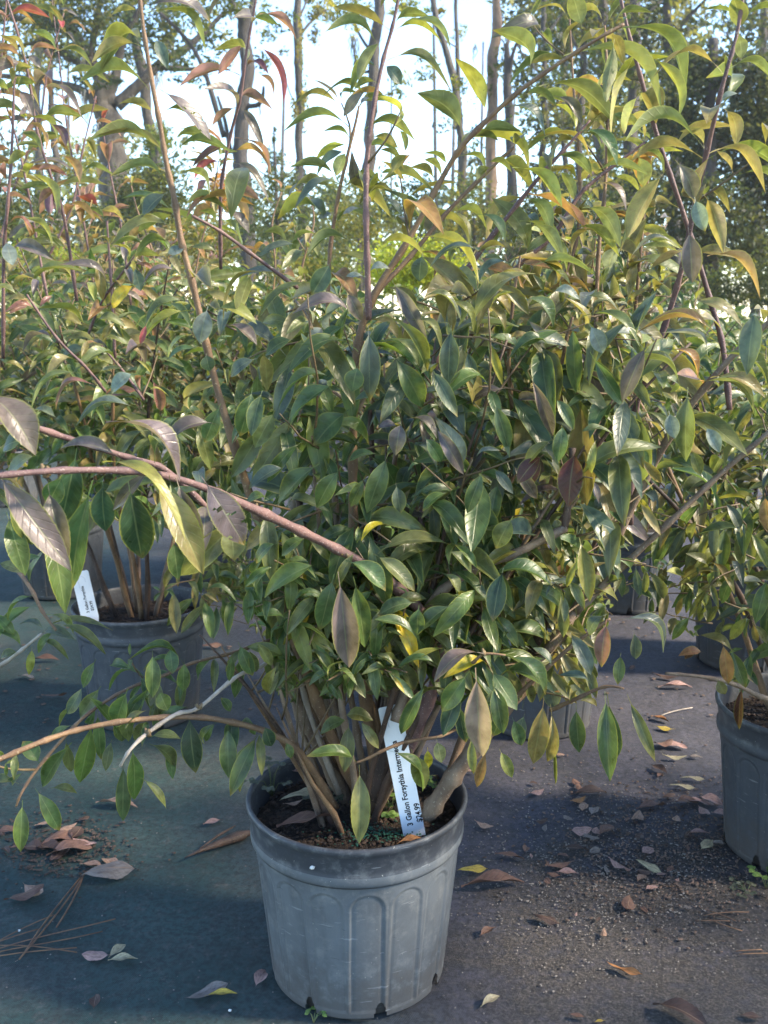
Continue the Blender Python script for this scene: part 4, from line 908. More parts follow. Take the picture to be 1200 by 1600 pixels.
MID = """
835 415 930 430 16 g 2; 822 350 880 405 18 g 3; 860 460 906 468 16 s 4; 812 465 865 512 24 d 3; 910 465 966 486 14 g 3; 910 495 1000 542 20 g 3; 895 500 900 615 26 d 1; 920 505 942 552 28 s 1; 862 545 794 562 22 d 4; 922 550 975 635 22 d 2; 1120 525 995 520 22 n 3; 1075 470 1160 512 20 o 3; 1105 553 1035 520 12 s 3; 1065 615 955 578 18 g 4; 1040 545 1090 592 20 n 3; 1012 535 972 628 30 p 1; 1110 556 1200 602 18 g 3; 1182 482 1167 586 34 b 2 .98; 1085 600 1179 648 16 g 3; 1110 590 1196 622 20 o 3; 1075 605 1072 722 34 g 1 1.0; 1045 642 1055 686 24 s 1; 825 580 864 682 22 p 2; 865 620 897 672 20 d 2; 880 660 872 722 24 d 2; 865 685 818 730 20 g 1; 900 680 960 680 14 g 3; 1080 700 1095 742 20 g 1; 1100 665 1125 707 22 s 2; 850 710 808 756 28 B 1; 842 712 826 762 20 B 1; 900 700 888 792 42 B 1; 1000 640 1045 690 14 g 3;
650 372 748 442 22 y 3; 660 395 655 440 28 S 1; 755 395 670 420 14 b 3; 800 410 745 446 24 b 3; 612 437 668 534 24 p 2; 518 408 487 462 30 S 1; 555 495 455 492 22 p 4; 540 455 565 502 22 p 3; 572 433 540 432 22 s 1; 575 430 610 420 18 s 3; 485 440 405 497 16 g 2; 470 385 405 400 16 b 2; 560 550 447 587 24 d 4; 575 508 578 627 34 b 1 1.02; 610 550 660 637 36 d 3 1.04; 600 490 668 580 20 g 3; 610 530 655 572 18 g 3; 705 508 700 602 32 S 1; 730 545 740 602 20 S 1; 675 575 715 652 24 S 2; 790 607 728 632 24 p 2; 770 625 795 702 26 d 1; 757 520 785 602 14 y 2; 530 595 435 637 20 d 4; 532 600 450 672 34 d 2; 545 640 490 697 42 d 1; 597 620 547 637 30 d 2; 560 570 550 612 32 d 1; 540 508 500 537 24 d 1; 505 510 485 537 22 s 2; 460 530 415 556 24 d 2; 628 658 618 712 30 p 2; 622 668 590 668 14 p 3; 635 655 683 685 18 p 3; 675 660 725 742 24 p 3; 660 680 690 722 22 d 2; 590 710 543 722 22 d 2; 607 707 573 802 34 d 1 1.02; 650 470 720 500 16 g 4; 690 470 740 520 16 g 4; 640 500 690 545 14 g 4;
395 605 375 682 34 d 2; 410 610 393 682 26 d 1; 345 630 320 692 28 d 1; 325 478 312 537 32 s 1 1.04; 335 485 402 507 20 y 3; 350 508 402 540 22 p 2; 310 545 262 562 20 d 2; 322 552 328 580 24 S 1; 402 560 360 590 22 b 2; 300 522 262 558 18 y 2; 295 470 225 516 22 g 3; 297 485 222 534 16 y 2; 229 505 219 539 10 R 1; 280 425 222 446 16 p 3; 290 388 262 396 24 s 0; 270 385 210 402 24 g 4; 395 425 372 492 26 g 1; 430 640 398 700 30 g 1;
500 723 433 792 34 d 1; 533 730 495 793 32 q 1; 570 745 548 792 20 d 1; 618 755 626 802 24 S 1; 450 730 388 765 24 b 2; 420 780 384 785 22 q 3; 755 733 730 802 26 d 1; 778 750 765 824 26 d 1; 770 730 802 772 18 b 2; 590 865 702 850 38 g 2 1.0; 583 865 648 924 28 g 1 .98; 540 876 603 924 32 d 2 .95; 503 880 413 934 34 q 2 .95; 522 897 500 985 36 d 1 .95; 528 893 545 1043 46 p 1 .93; 552 900 570 1012 34 q 1 .96; 652 942 590 962 28 d 2 .98; 650 996 584 968 24 d 2 .96; 655 945 652 992 28 d 1 .98; 708 943 652 992 28 d 1 .98; 787 887 770 972 34 D 1 1.0; 695 860 737 895 20 g 2; 690 895 718 926 18 g 2; 802 806 775 858 34 g 1 1.0; 685 1040 621 1043 18 d 3 .98; 480 840 440 870 22 q 2; 436 848 400 880 24 q 2; 700 770 660 800 20 q 2
"""
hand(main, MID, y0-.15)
LOW = """
757 1022 678 1066 28 p 3 .93; 743 1043 754 1182 46 V 1 .92; 785 1025 853 1086 26 d 3 .93; 732 1050 690 1112 34 q 1 .96; 765 1045 808 1110 34 d 1 .95; 720 1072 692 1150 30 D 1 .98; 712 1090 728 1160 22 D 1 .97; 770 1062 786 1146 30 d 1 .94; 672 1060 627 1147 24 d 2 .98; 850 1090 833 1193 34 o 1 .95; 860 1100 855 1190 20 o 4 .97; 900 1100 905 1176 28 d 1 1.0; 945 1080 953 1221 34 d 1 .97; 948 1082 962 1190 26 D 2 .99; 980 1085 1024 1190 20 g 2 .97; 863 1042 832 1012 18 b 2 .98; 925 1073 873 1055 14 b 3 1.0; 925 1065 893 990 24 b 2 1.0; 948 968 940 1043 28 r 1 .98; 962 970 1036 1020 24 b 4 1.0; 948 960 920 992 22 b 3 1.0; 990 985 993 1030 20 b 1; 970 1020 965 1070 20 q 1;
561 1195 561 1318 34 g 1 .99; 556 1190 478 1182 22 q 3 1.0; 545 1125 500 1148 26 g 2 1.05; 535 1120 583 1126 26 g 3 1.04; 560 1122 592 1170 18 g 2 1.04; 545 1125 538 1207 26 g 1 1.05; 603 1172 660 1237 22 q 3 .98; 642 1170 664 1232 34 g 1 .99; 668 1168 670 1200 16 Y 1 1.0; 682 1155 690 1192 22 g 1 1.0; 412 1132 424 1166 24 D 1; 446 1158 455 1185 16 q 1; 780 1170 800 1215 20 y 1; 800 1120 815 1165 24 d 1; 795 1100 770 1150 24 d 1; 820 1115 808 1160 22 b 1; 736 1150 740 1210 16 y 1; 760 1170 745 1230 18 n 1; 865 1150 868 1225 6 y 1;
145 1125 125 1223 34 q 1; 200 1076 181 1136 34 q 1; 186 1157 141 1090 18 q 1; 112 1160 66 1230 28 q 1; 206 1165 210 1250 32 q 1; 192 1190 192 1283 26 d 1; 233 1162 275 1198 22 g 2; 235 1152 283 1155 20 g 2; 220 1215 260 1264 14 g 2; 296 1115 306 1208 36 D 1; 356 1130 357 1216 30 d 1; 238 1016 238 1090 26 d 1; 265 1010 270 1053 24 d 1; 288 1030 286 1081 22 q 1; 248 1078 262 1110 26 q 1; 35 1250 32 1331 26 q 1; 55 1232 93 1298 28 d 1; 80 1232 121 1240 18 g 2; 30 1225 -22 1232 20 g 3; 62 1194 35 1158 26 q 1; 132 1068 105 1116 20 b 2; 158 1072 125 1122 24 g 1; 372 1003 395 1056 24 d 1; 448 1030 386 1010 20 g 2; 362 1018 358 1065 14 d 1; 388 1012 400 1050 18 g 1; 398 1000 425 1040 18 g 1; 225 1078 200 1120 22 d 1; 175 1155 165 1205 18 g 1; 262 1160 270 1218 18 d 1; 150 1030 130 1075 18 q 1; 230 1110 195 1140 20 g 2; 360 1115 345 1090 16 d 2
"""
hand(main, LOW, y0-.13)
FORE = """
-10 733 112 893 50 p 1 .78; 75 757 106 885 40 p 2 .8; 145 750 112 922 44 d 1 .83; 72 800 102 960 42 q 1 .82; 20 755 50 852 40 g 1 .85; 200 752 222 873 56 D 1 .88; 160 722 291 847 26 y 3 .76; 235 742 318 898 46 o 2 .78; 275 745 313 870 40 p 1 .82; 315 745 382 852 54 p 2 .82 h; 362 815 366 876 40 g 1 .86; 165 660 281 752 40 p 3 .8; 338 663 255 700 30 p 3 .85; 190 718 92 702 24 p 3 .82; -25 612 56 712 50 p 2 .76; 62 712 12 748 34 g 2 .8; 212 582 174 616 26 s 2; 215 640 117 668 26 b 3 .98; 92 658 46 646 18 b 3; 135 585 48 642 16 g 3; 120 700 95 820 44 D 1 .9; 40 690 5 700 40 d 2 .9; 160 750 165 830 40 D 1 .92; 270 840 278 905 30 d 1 .95; 10 800 40 900 36 q 1 .86; 100 740 75 790 36 d 1 .88
"""
hand(main, FORE, .85)
dress_px(main, f'420 1145 {y0-.1}; 350 1126 {y0-.13}; 290 1120 {y0-.15}; 200 1126 {y0-.18}; 120 1141 {y0-.2}; 60 1161 {y0-.23}; 0 1186 {y0-.25}', .05, .05, .9, code='qgdq')
dress_px(main, f'400 1008 {y0-.02}; 360 1021 {y0-.04}; 300 1036 {y0-.06}; 250 1058 {y0-.08}; 200 1076 {y0-.1}; 150 1106 {y0-.12}; 115 1136 {y0-.14}; 60 1199 {y0-.16}; 34 1238 {y0-.18}', .05, .036, .9, code='qgdq')
dress_px(main, f'310 1106 {y0-.14}; 275 1116 {y0-.16}; 230 1146 {y0-.18}; 203 1172 {y0-.2}; 188 1197 {y0-.2}', .05, .03, .9, code='qgdg')
dress_px(main, f'470 830 {y0-.22}; 400 797 {y0-.27}; 300 755 {y0-.33}; 215 737 {y0-.37}; 100 735 {y0-.41}; 0 743 {y0-.44}', .085, .06, .9, code='gqpd')
dress_px(main, f'330 800 {y0-.25}; 260 735 {y0-.28}; 200 715 {y0-.3}; 125 691 {y0-.33}; 47 665 {y0-.37}', .08, .06, .6, code='gqpb')
for dz in (.035, -.035):
    dress_px(main, f'420 1150 {y0-.1+dz}; 350 1128 {y0-.13+dz}; 290 1122 {y0-.15+dz}; 200 1130 {y0-.18+dz}; 120 1145 {y0-.2+dz}; 60 1165 {y0-.23+dz}; 0 1190 {y0-.25+dz}', .056, .05, .9, code='qgdq')
    dress_px(main, f'300 1040 {y0-.06+dz}; 250 1062 {y0-.08+dz}; 200 1080 {y0-.1+dz}; 150 1110 {y0-.12+dz}; 115 1140 {y0-.14+dz}; 60 1200 {y0-.16+dz}', .056, .04, .9, code='qgdq')
# buds where the foreground leaves spring
for (px, py, y) in ((75, 738, .78), (160, 733, .81), (72, 742, .78), (158, 738, .81), (310, 1106, y0-.14), (232, 1146, y0-.18), (757, 1020, y0-.17), (400, 797, y0-.27), (545, 868, y0-.18)):
    p = at(px, py, y)
    for k in range(3):
        q_ = p+jit3(main.rr, .002); main.twig([(*p, .0022), (*(p.lerp(q_, .5)), .003), (*(q_+Vector((0, 0, .005))), .001)])
# generated inner stems that fill the crown
main.auto(10, (.55, .85), .66, m=('bark_brown', 'bark_old'), L=.085, t0=.38, twigs=.6, r0=.0048, droop=.6, sp=.036)
main.auto(6, (.5, .8), .9, L=.078, t0=.35, twigs=.75, r0=.004, droop=.5, az=(PI*.95, PI*2.05))
main.auto(5, (.7, 1.0), .55, L=.08, t0=.45, twigs=.6, r0=.0045, droop=.2, az=(-.6, 1.2))
main.fill(385, 640, 820, 1000, 46, y0-.11, y0+.1, .062)
main.fill(400, 640, 890, 1010, 50, y0-.12, y0+.0, .062)
main.fill(385, 620, 985, 1075, 56, y0-.14, y0-.02, .056)
main.fill(620, 950, 820, 1050, 62, y0-.13, y0+.14, .072)
main.fill(660, 840, 1030, 1110, 12, y0-.12, y0+.05, .055)
main.fill(420, 900, 560, 830, 22, y0-.12, y0, .088, droop=.6)
main.fill(350, 950, 455, 620, 22, y0-.12, y0+.1, .092, droop=.35)
main.fill(820, 1010, 320, 500, 7, y0+.05, y0+.2, .085, droop=.25)
main.finish(300)

# ---- the other potted shrubs
def mk(px, py, label, dark, seed, n, H, lean, cols, L=.085, kp=None, dist=None, **k):
    c = onz(px, py, PH); sh = Shrub(c, label, dark, seed, rot=seed*1.7)
    def colf(z, x, y):
        r = sh.rr.random(); lst = cols[0] if z > .95 else cols[1]
        return lst[int(r*len(lst))]
    sh.colour = colf
    if kp: sh.kp = kp
    sh.auto(n, H, lean, L=L, **k)
    return sh
HI_RED = 'rropnonggyp'; HI_OL = 'oyggogobnp'; LOWC = 'gqddgobqgyop'
def kpl(px, py): return not (330 < px and py < topy(px)) and not (py < 300 and px > 120)
s1 = mk(218, 940, 'shrub in the blue black pot with a small white label, behind the trailing twigs', True, 21, 10, (.6, .95), .55, ('ogogbpo', 'gqdgqdo'), kp=lambda x, y: (y > topy(x)-10 and y < 1000 and not (x < 330 and 830 < y < 960 and 130 < x < 230)), droop=.4, t0=.36, twigs=.75)
for (t_, m_) in (('345 420 1.75 3; 345 300 1.7 2.8; 360 212 1.68 2.5; 376 150 1.66 2.3; 385 80 1.65 2.1; 398 10 1.64 1.8; 404 -40 1.64 1.4', 'bark_purple'),):
    pstem(s1, t_, m_)
hand(s1, """395 10 325 30 18 p 4; 405 22 463 63 14 r 4; 383 65 341 116 14 r 1; 375 118 280 135 16 r 3; 398 68 443 162 14 R 3; 400 115 428 150 12 r 3; 370 168 330 200 14 r 2; 375 168 413 236 14 p 3; 367 215 420 276 14 r 3; 362 255 420 316 14 p 3; 355 225 300 262 18 P 1; 350 252 303 281 18 R 2; 350 300 388 345 16 n 3; 348 330 390 365 20 p 2; 342 330 300 345 20 n 3; 340 350 310 330 16 g 3""", 1.66)
dress_px(s1, '345 420 1.75; 345 300 1.7; 360 212 1.68; 376 150 1.66; 385 80 1.65; 398 10 1.64; 404 -40 1.64', .08, .06, .25, code='rpPrng')
s1.fill(300, 420, 840, 985, 26, s1.off.y-.25, s1.off.y, .065)
s1.fill(130, 420, 640, 820, 26, s1.off.y-.3, s1.off.y, .085, droop=.4)
s1.finish(260)
s2 = mk(1266, 1098, 'shrub in the dark pot cut off by the picture edge, low twigs over its rim', True, 22, 11, (.6, .95), .7, ('ogobon', 'gqdgbyo'), kp=lambda x, y: y > topy(x)+20 and not (x < 1130 and y > 1000) and not (y > 1090), droop=.5, t0=.3, twigs=.8)
pstem(s2, '1262 1090 1.3 4; 1200 1092 1.28 3.5; 1150 1070 1.27 3; 1100 1058 1.26 2.6; 1040 1052 1.26 2', 'bark_old')
hand(s2, """1120 1060 1133 1085 18 o 1; 1128 1000 1138 1068 24 n 1 1.2; 1160 1065 1155 1140 16 B 1 1.15; 1140 1010 1165 1075 22 q 1; 1100 1020 1060 1025 18 n 2; 1090 1010 1070 1030 16 B 1; 1080 960 1050 1000 16 q 1; 1170 960 1140 1000 18 y 1; 1200 900 1180 975 24 q 1; 1150 830 1160 885 18 g 1; 1130 780 1160 838 18 b 2; 1195 770 1200 830 24 n 1""", 1.25)
s2.fill(1060, 1220, 780, 1040, 26, s2.off.y-.15, s2.off.y+.1, .062)
s2.finish(240)
s3 = mk(842, 948, 'shrub in the black pot hidden in the shade behind the main shrub', True, 23, 13, (.6, 1.0), .7, ('ogynop', 'gqdgoyb'), kp=lambda x, y: y > topy(x)+5 and y < 1020 and not (960 < x < 1060 and y > 880), droop=.4, t0=.28, twigs=.75)
s3.fill(880, 1000, 900, 1010, 14, s3.off.y-.2, s3.off.y, .065)
s3.finish(240)
s4 = mk(-112, 890, 'shrub at the picture edge whose tall stems carry red and bronze leaves', True, 24, 11, (.7, 1.1), .7, (HI_RED, LOWC), kp=lambda x, y: (y > topy(x)+15) and y < 1040 and not (x > 60 and 780 < y < 900), droop=.3, t0=.28, twigs=.75)
for t_, r_ in (('120 470 1.75 3; 100 340 1.72 2.6; 75 262 1.7 2.4; 57 200 1.7 2.2; 45 122 1.69 2; 30 60 1.68 1.8; 8 -10 1.68 1.4', 0), ('5 560 1.65 3; 6 400 1.62 2.6; 12 320 1.6 2.4; 18 240 1.6 2.1; 22 140 1.6 1.7; 22 120 1.6 1.2', 0), ('75 470 1.9 2.6; 58 380 1.9 2.3; 42 290 1.88 2; 25 215 1.88 1.8; 5 150 1.86 1.4', 0),
              ('180 560 1.7 2.4; 174 450 1.7 2.1; 167 345 1.7 1.6', 0), ('135 530 1.62 2.2; 160 470 1.6 2; 202 412 1.58 1.6; 215 395 1.58 1.2', 0), ('165 612 1.5 2.4; 135 575 1.48 2.2; 90 530 1.46 2; 50 473 1.45 1.6; 42 460 1.45 1.1', 0), ('225 625 1.55 2.2; 190 577 1.55 2; 158 540 1.55 1.4', 0)):
    pstem(s4, t_, 'bark_purple' if r_ == 0 else 'bark_young')
hand(s4, """40 50 88 78 14 g 3; 30 85 0 55 14 o 2; 35 92 -20 76 14 r 3; 42 85 64 106 14 p 1; 0 55 38 92 14 o 3; 0 85 22 112 12 r 2; 60 142 128 184 13 p 3; 25 142 57 130 14 g 4; 30 140 52 182 18 p 2; 35 185 92 226 18 g 4; 20 192 -15 190 14 r 2; 75 192 103 230 16 P 4; 35 190 72 236 14 n 3; 90 240 125 287 16 n 4; 30 265 88 337 18 y 3; 52 270 102 268 12 r 2; 82 278 78 337 14 P 1; 20 235 -20 240 12 r 2; 28 340 82 385 14 y 3; 0 310 50 320 12 r 2; 98 320 150 346 14 n 3; 10 192 45 190 12 p 2; 25 205 65 240 16 g 3; 45 240 12 258 14 g 3; 8 375 20 415 24 s 1; 150 330 195 350 16 o 3; 60 300 95 330 14 g 3; 95 300 60 320 14 r 3; 15 150 -20 130 14 g 3; 20 120 50 105 12 o 3;
48 460 135 426 15 g 3; 30 465 -20 455 16 g 3; 150 505 196 510 16 g 4; 75 517 25 510 12 g 3; 92 503 128 508 16 o 4; 215 445 175 482 24 Y 2; 50 475 10 470 14 o 3; 200 412 178 450 16 g 1; 205 410 250 400 16 g 3; 210 415 220 455 20 b 1; 140 545 95 560 18 b 2; 155 545 100 530 18 g 3; 60 480 85 520 16 g 1; 130 560 165 540 16 g 3; 195 580 222 612 18 d 2; 180 575 150 560 18 g 3""", 1.6)
for t_ in ('120 470 1.75; 100 340 1.72; 75 262 1.7; 57 200 1.7; 45 122 1.69; 30 60 1.68; 8 -10 1.68', '5 560 1.65; 6 400 1.62; 12 320 1.6; 18 240 1.6; 22 140 1.6', '75 470 1.9; 58 380 1.9; 42 290 1.88; 25 215 1.88; 5 150 1.86', '180 560 1.7; 174 450 1.7; 167 345 1.7', '135 530 1.62; 160 470 1.6; 202 412 1.58', '165 612 1.5; 135 575 1.48; 90 530 1.46; 50 473 1.45', '225 625 1.55; 190 577 1.55; 158 540 1.55'):
    dress_px(s4, t_, .078, .05, .2, code='gorprgonyp')
# the small bright twigs low at the picture edge
pstem(s4, '20 880 1.25 2.6; 48 920 1.2 2.4; 66 955 1.18 2; 88 985 1.17 1.4', 'bark_young'); pstem(s4, '-40 1052 1.25 2.8; 0 1040 1.2 2.6; 35 1015 1.18 2.2; 65 990 1.17 1.5', 'bark_pale')
hand(s4, """55 930 12 970 16 q 2; 60 945 -5 1000 18 q 3; 72 960 115 990 14 g 3; 80 975 176 985 14 g 2; 85 975 165 1022 16 g 2; 60 1000 108 1032 12 g 3; 50 1010 45 1055 14 y 3; 35 1015 -5 985 16 q 3; 30 1020 0 1030 16 g 3; 66 990 118 1000 18 b 4; 70 985 30 975 14 b 3; 45 915 70 860 22 q 1; 40 900 0 880 18 g 2; 30 890 62 870 18 q 2; 25 1000 -10 960 16 q 2; 88 985 60 1020 14 q 2""", 1.18)
s4.finish(300)
s5 = mk(90, 800, 'shrub in the second row behind the reddish one, olive and bronze leaves', True, 25, 13, (.75, 1.05), .6, ('ononrgopb', LOWC), kp=lambda x, y: kpl(x, y) and y > topy(x)-5 and y < 830, droop=.25, t0=.28, twigs=.75)
for t_ in ('150 470 2.3; 128 330 2.28; 105 200 2.26; 92 90 2.25; 80 -10 2.25', '205 480 2.3; 190 360 2.3; 172 270 2.3; 160 200 2.3', '60 430 2.2; 110 330 2.2; 128 240 2.2; 150 150 2.2', '-10 420 2.2; 20 300 2.2; 60 200 2.2; 75 110 2.2; 100 20 2.2', '0 300 1.9; -5 180 1.9; 5 60 1.9; 12 -20 1.9'):
    pstem(s5, '; '.join(a+f' {2.6-.4*i:.1f}' for i, a in enumerate(t_.split('; '))), 'bark_purple'); dress_px(s5, t_, .085, .055, .3, code='rongrpoRg')
s5.finish(300)
s6 = mk(330, 780, 'shrub in the second row with orange touched leaves, behind the tall green stem', True, 26, 13, (.75, 1.05), .55, ('ongogropo', 'gooqdgon'), kp=lambda x, y: y > topy(x)-5 and y < 860, droop=.25, t0=.28, twigs=.75)
for t_ in ('300 480 2.2; 310 400 2.2; 330 320 2.2; 338 270 2.2', '420 500 2.1; 430 420 2.1; 425 350 2.1; 440 300 2.1', '250 480 2.2; 240 400 2.2; 215 330 2.2; 205 290 2.2', '480 500 2; 470 430 2; 490 350 2; 485 310 2'):
    pstem(s6, '; '.join(a+f' {2.4-.4*i:.1f}' for i, a in enumerate(t_.split('; '))), 'bark_young'); dress_px(s6, t_, .085, .05, .3, code='ognoygn')
s6.finish(300)
s7 = mk(560, 800, 'shrub in the second row hidden behind the middle of the main shrub', True, 27, 11, (.6, .85), .6, ('ogogb', 'dgqdgo'), kp=lambda x, y: y > topy(x)+10 and y < 880, droop=.3, t0=.28, twigs=.75)
s7.finish(150)
s8 = mk(985, 815, 'shrub in the second row with orange and yellow leaves between the leaning stems', True, 28, 13, (.7, 1.05), .6, ('onyogrnpb', 'ggodqyb'), kp=lambda x, y: y > topy(x)-10 and y < 900, droop=.25, t0=.28, twigs=.75)
s8.finish(260)
s9 = mk(1175, 880, 'shrub with bare dark lower stems beside the pot at the picture edge', True, 29, 14, (.55, .85), .65, ('ogobg', 'gqdgbog'), kp=lambda x, y: y > topy(x)+15 and y < 960, droop=.35, t0=.35, twigs=.8)
s9.finish(240)
s10 = mk(760, 770, 'shrub in the second row seen through the forked stems of the main shrub', True, 30, 11, (.6, .9), .6, ('ogogy', 'gqdgo'), kp=lambda x, y: y > topy(x)+10 and y < 860, droop=.3, t0=.28, twigs=.75)
s10.finish(150)
s11 = mk(10, 700, 'shrub in the third row, mostly olive, seen over the reddish one', True, 31, 11, (.8, 1.1), .5, ('onogonp', 'gogqdo'), kp=lambda x, y: kpl(x, y) and y > topy(x)-15, droop=.2, t0=.35, twigs=.6)
s11.finish(150)
s12 = mk(220, 690, 'shrub in the third row with yellow olive leaves, behind the orange touched one', True, 32, 11, (.8, 1.1), .5, ('onognop', 'gogqdo'), kp=lambda x, y: kpl(x, y) and y > topy(x)-15, droop=.2, t0=.35, twigs=.6)
s12.finish(150)
s13 = mk(1120, 720, 'shrub in the third row below the dark evergreen', True, 33, 11, (.6, .9), .55, ('ogogn', 'gogqdb'), kp=lambda x, y: y > topy(x)-10, droop=.2, t0=.35, twigs=.6)
s13.finish(150)

# added unseen pots outside the view, shading the cloth in the corner
s14 = Shrub(Vector((1.22, .78, 0)), 'unseen shrub added beyond the picture edge to shade the cloth', True, 34, rot=.5)
s14.colour = lambda z, x, y: s14.rr.choice('gqodgyo')
s14.auto(9, (.6, .95), .7, L=.085, t0=.28, twigs=.7, droop=.4)
s14.finish(0)
s15 = Shrub(Vector((1.5, 1.35, 0)), 'second unseen shrub added further beyond the picture edge for its shade', True, 35, rot=1.5)
s15.colour = lambda z, x, y: s15.rr.choice('gqodgyo')
s15.auto(9, (.6, .95), .7, L=.085, t0=.28, twigs=.7, droop=.4)
s15.finish(0)
# ---------------------------------------------------------------- price labels
def price_label(top, bot, Wd, label, thick=.0009, big=True, tf=.5, ty_=0, group='price labels in the pots', lines=None):
    """top, bot: world points of the middle of the strip's ends"""
    Z = (top-bot); L = Z.length; Z.normalize()
    tc = (CP-bot); Nn = (tc-Z*tc.dot(Z)).normalized(); X = Z.cross(Nn).normalized()*-1
    X = Nn.cross(Z)*-1; X = Z.cross(Nn)
    if X.x < 0: X = -X
    root = empty('price_label', bot, label, 'label', group)
    rot = Matrix((X, Nn*-1, Z)).transposed()
    root.rotation_euler = rot.to_euler()
    rc = Wd*.12; out = []
    segs = 6; a = Wd/2
    for (cx, cz, s0) in ((a-rc, L-rc, 0), (-a+rc, L-rc, PI/2)):
        for i in range(segs+1):
            th = s0+PI/2*i/segs; out.append((cx+rc*math.cos(th), cz+rc*math.sin(th)))
    out += [(-a, 0), (-a*.4, -.05), (a*.4, -.05), (a, 0)]
    n = len(out); nsl = 1
    vs = [(x, -thick/2, z) for x, z in out]+[(x, thick/2, z) for x, z in out]
    fs = [tuple(range(n))[::-1], tuple(range(n, 2*n))]+[(i, (i+1) % n, n+(i+1) % n, n+i) for i in range(n)]
    mesh_obj('strip', pydata('label_strip', vs, fs, False, M['tag']), None, root)
    # stamped hook near the top
    H = []
    for i in range(19):
        th = -PI*.15+PI*1.3*i/18; H.append((a*.42*math.cos(th), -thick*.7, L-a*1.15+a*.5*math.sin(th), .00035))
    H.append((-a*.36, -thick*.7, L-a*2.0, .00035))
    vs, fs = tube(H, 5); mesh_obj('hook_cut', pydata('hook_cut', vs, fs, True, M['hookm']), None, root)
    for (txt, size, xo, zo) in lines:
        cu = bpy.data.curves.new('print', 'FONT'); cu.body = txt; cu.size = size; cu.extrude = 0; cu.offset = size*.028; cu.align_x = 'LEFT'
        cu.materials.append(M['ink']); cu.resolution_u = 3
        tmp = bpy.data.objects.new('print', cu); COL.objects.link(tmp); bpy.context.view_layer.update()
        me = bpy.data.meshes.new_from_object(tmp.evaluated_get(bpy.context.evaluated_depsgraph_get())); bpy.data.objects.remove(tmp)
        if not me.materials: me.materials.append(M['ink'])
        o = mesh_obj('print', me, None, root)
        # text runs up the strip: text x -> +Z, text y -> -X, facing the camera (-Y)
        o.matrix_basis = Matrix(((0, -1, 0, xo), (0, 0, -1, -thick/2-.0003), (1, 0, 0, zo), (0, 0, 0, 1)))
    return root
M['hookm'] = simple('stamped_crease', (.5, .52, .56), (.5, .52, .56), 20, .6, 0)
yt = Y0-.055
bot = onz(648, 1306, SOILZ+.008); top = at(608, 1103, bot.y-.012)
L_ = (top-bot).length
price_label(top, bot, 39/1550*(Y0-.09), 'white price label standing in the soil of the weathered grey pot', lines=[('3 Gallon Forsythia Intermedia', .0098, .0005, L_*.085), ('$24.99', .0098, .0128, L_*.1)])
bot = at(141, 966, s1.off.y-.09); top = at(124, 893, s1.off.y-.08); L_ = (top-bot).length
price_label(top, bot, 26/1550*s1.off.y, 'small white price label in the blue black pot behind', lines=[('3 Gallon Forsythia', .0075, .001, L_*.12), ('$24.99', .0075, .0105, L_*.14)])

# ---------------------------------------------------------------- litter: fallen leaves
def dead_mesh(seed, curl, fold, ns=20):
    g = leaf_geo(ns, 2, curl, fold, 1.8, (-1.3, .6, 1.4)[seed % 3], .07, 200+seed, .5, .08)
    return leaf_mesh('dead_leaf_mesh', g, M['dead'])
def dead_mat():
    m, t = mat('dead_leaf'); q = N(t)
    oi = t.nodes.new('ShaderNodeObjectInfo'); uv = t.nodes.new('ShaderNodeUVMap'); uv.uv_map = 'UVMap'
    sp = t.nodes.new('ShaderNodeSeparateXYZ'); t.links.new(uv.outputs[0], sp.inputs[0])
    e = q.math('MULTIPLY', q.math('ABSOLUTE', q.math('SUBTRACT', sp.outputs[1], .5)), 2.0)
    co = q.vmath('ADD', uv.outputs[0], (3., 1., 0.)); n1 = q.noise(co, 5, 4, .7)
    c = q.mix(q.ramp(n1, .35, .7), oi.outputs['Color'], q.mix(.6, oi.outputs['Color'], (.05, .03, .022)))
    fr = q.math('FRACT', q.math('SUBTRACT', q.math('MULTIPLY', sp.outputs[0], 8.0), q.math('MULTIPLY', e, 1.6)))
    vein = q.math('SUBTRACT', 1.0, q.ramp(q.math('ABSOLUTE', q.math('SUBTRACT', fr, .5)), 0, .1), clamp=True)
    rib = q.math('SUBTRACT', 1.0, q.ramp(e, .03, .09)); h = q.math('SUBTRACT', n1, q.math('MAXIMUM', vein, rib))
    c = q.mix(q.math('MULTIPLY', rib, .5), c, (.26, .17, .11))
    q.out(q.bsdf(c, .62, .35, q.bump(h, .6, .0015))); return m
M['dead'] = dead_mat()
DEAD = [dead_mesh(i, (.02, .05, .1)[i % 3], (1.0, 1.6, -1.2, 2.0)[i % 4]) for i in range(6)]
DC = {'t': (.32, .2, .14), 'b': (.16, .085, .06), 'k': (.06, .035, .028), 'c': (.42, .36, .22), 'y': (.45, .33, .05), 'p': (.36, .22, .19), 'g': (.2, .17, .15), 'o': (.34, .15, .05)}
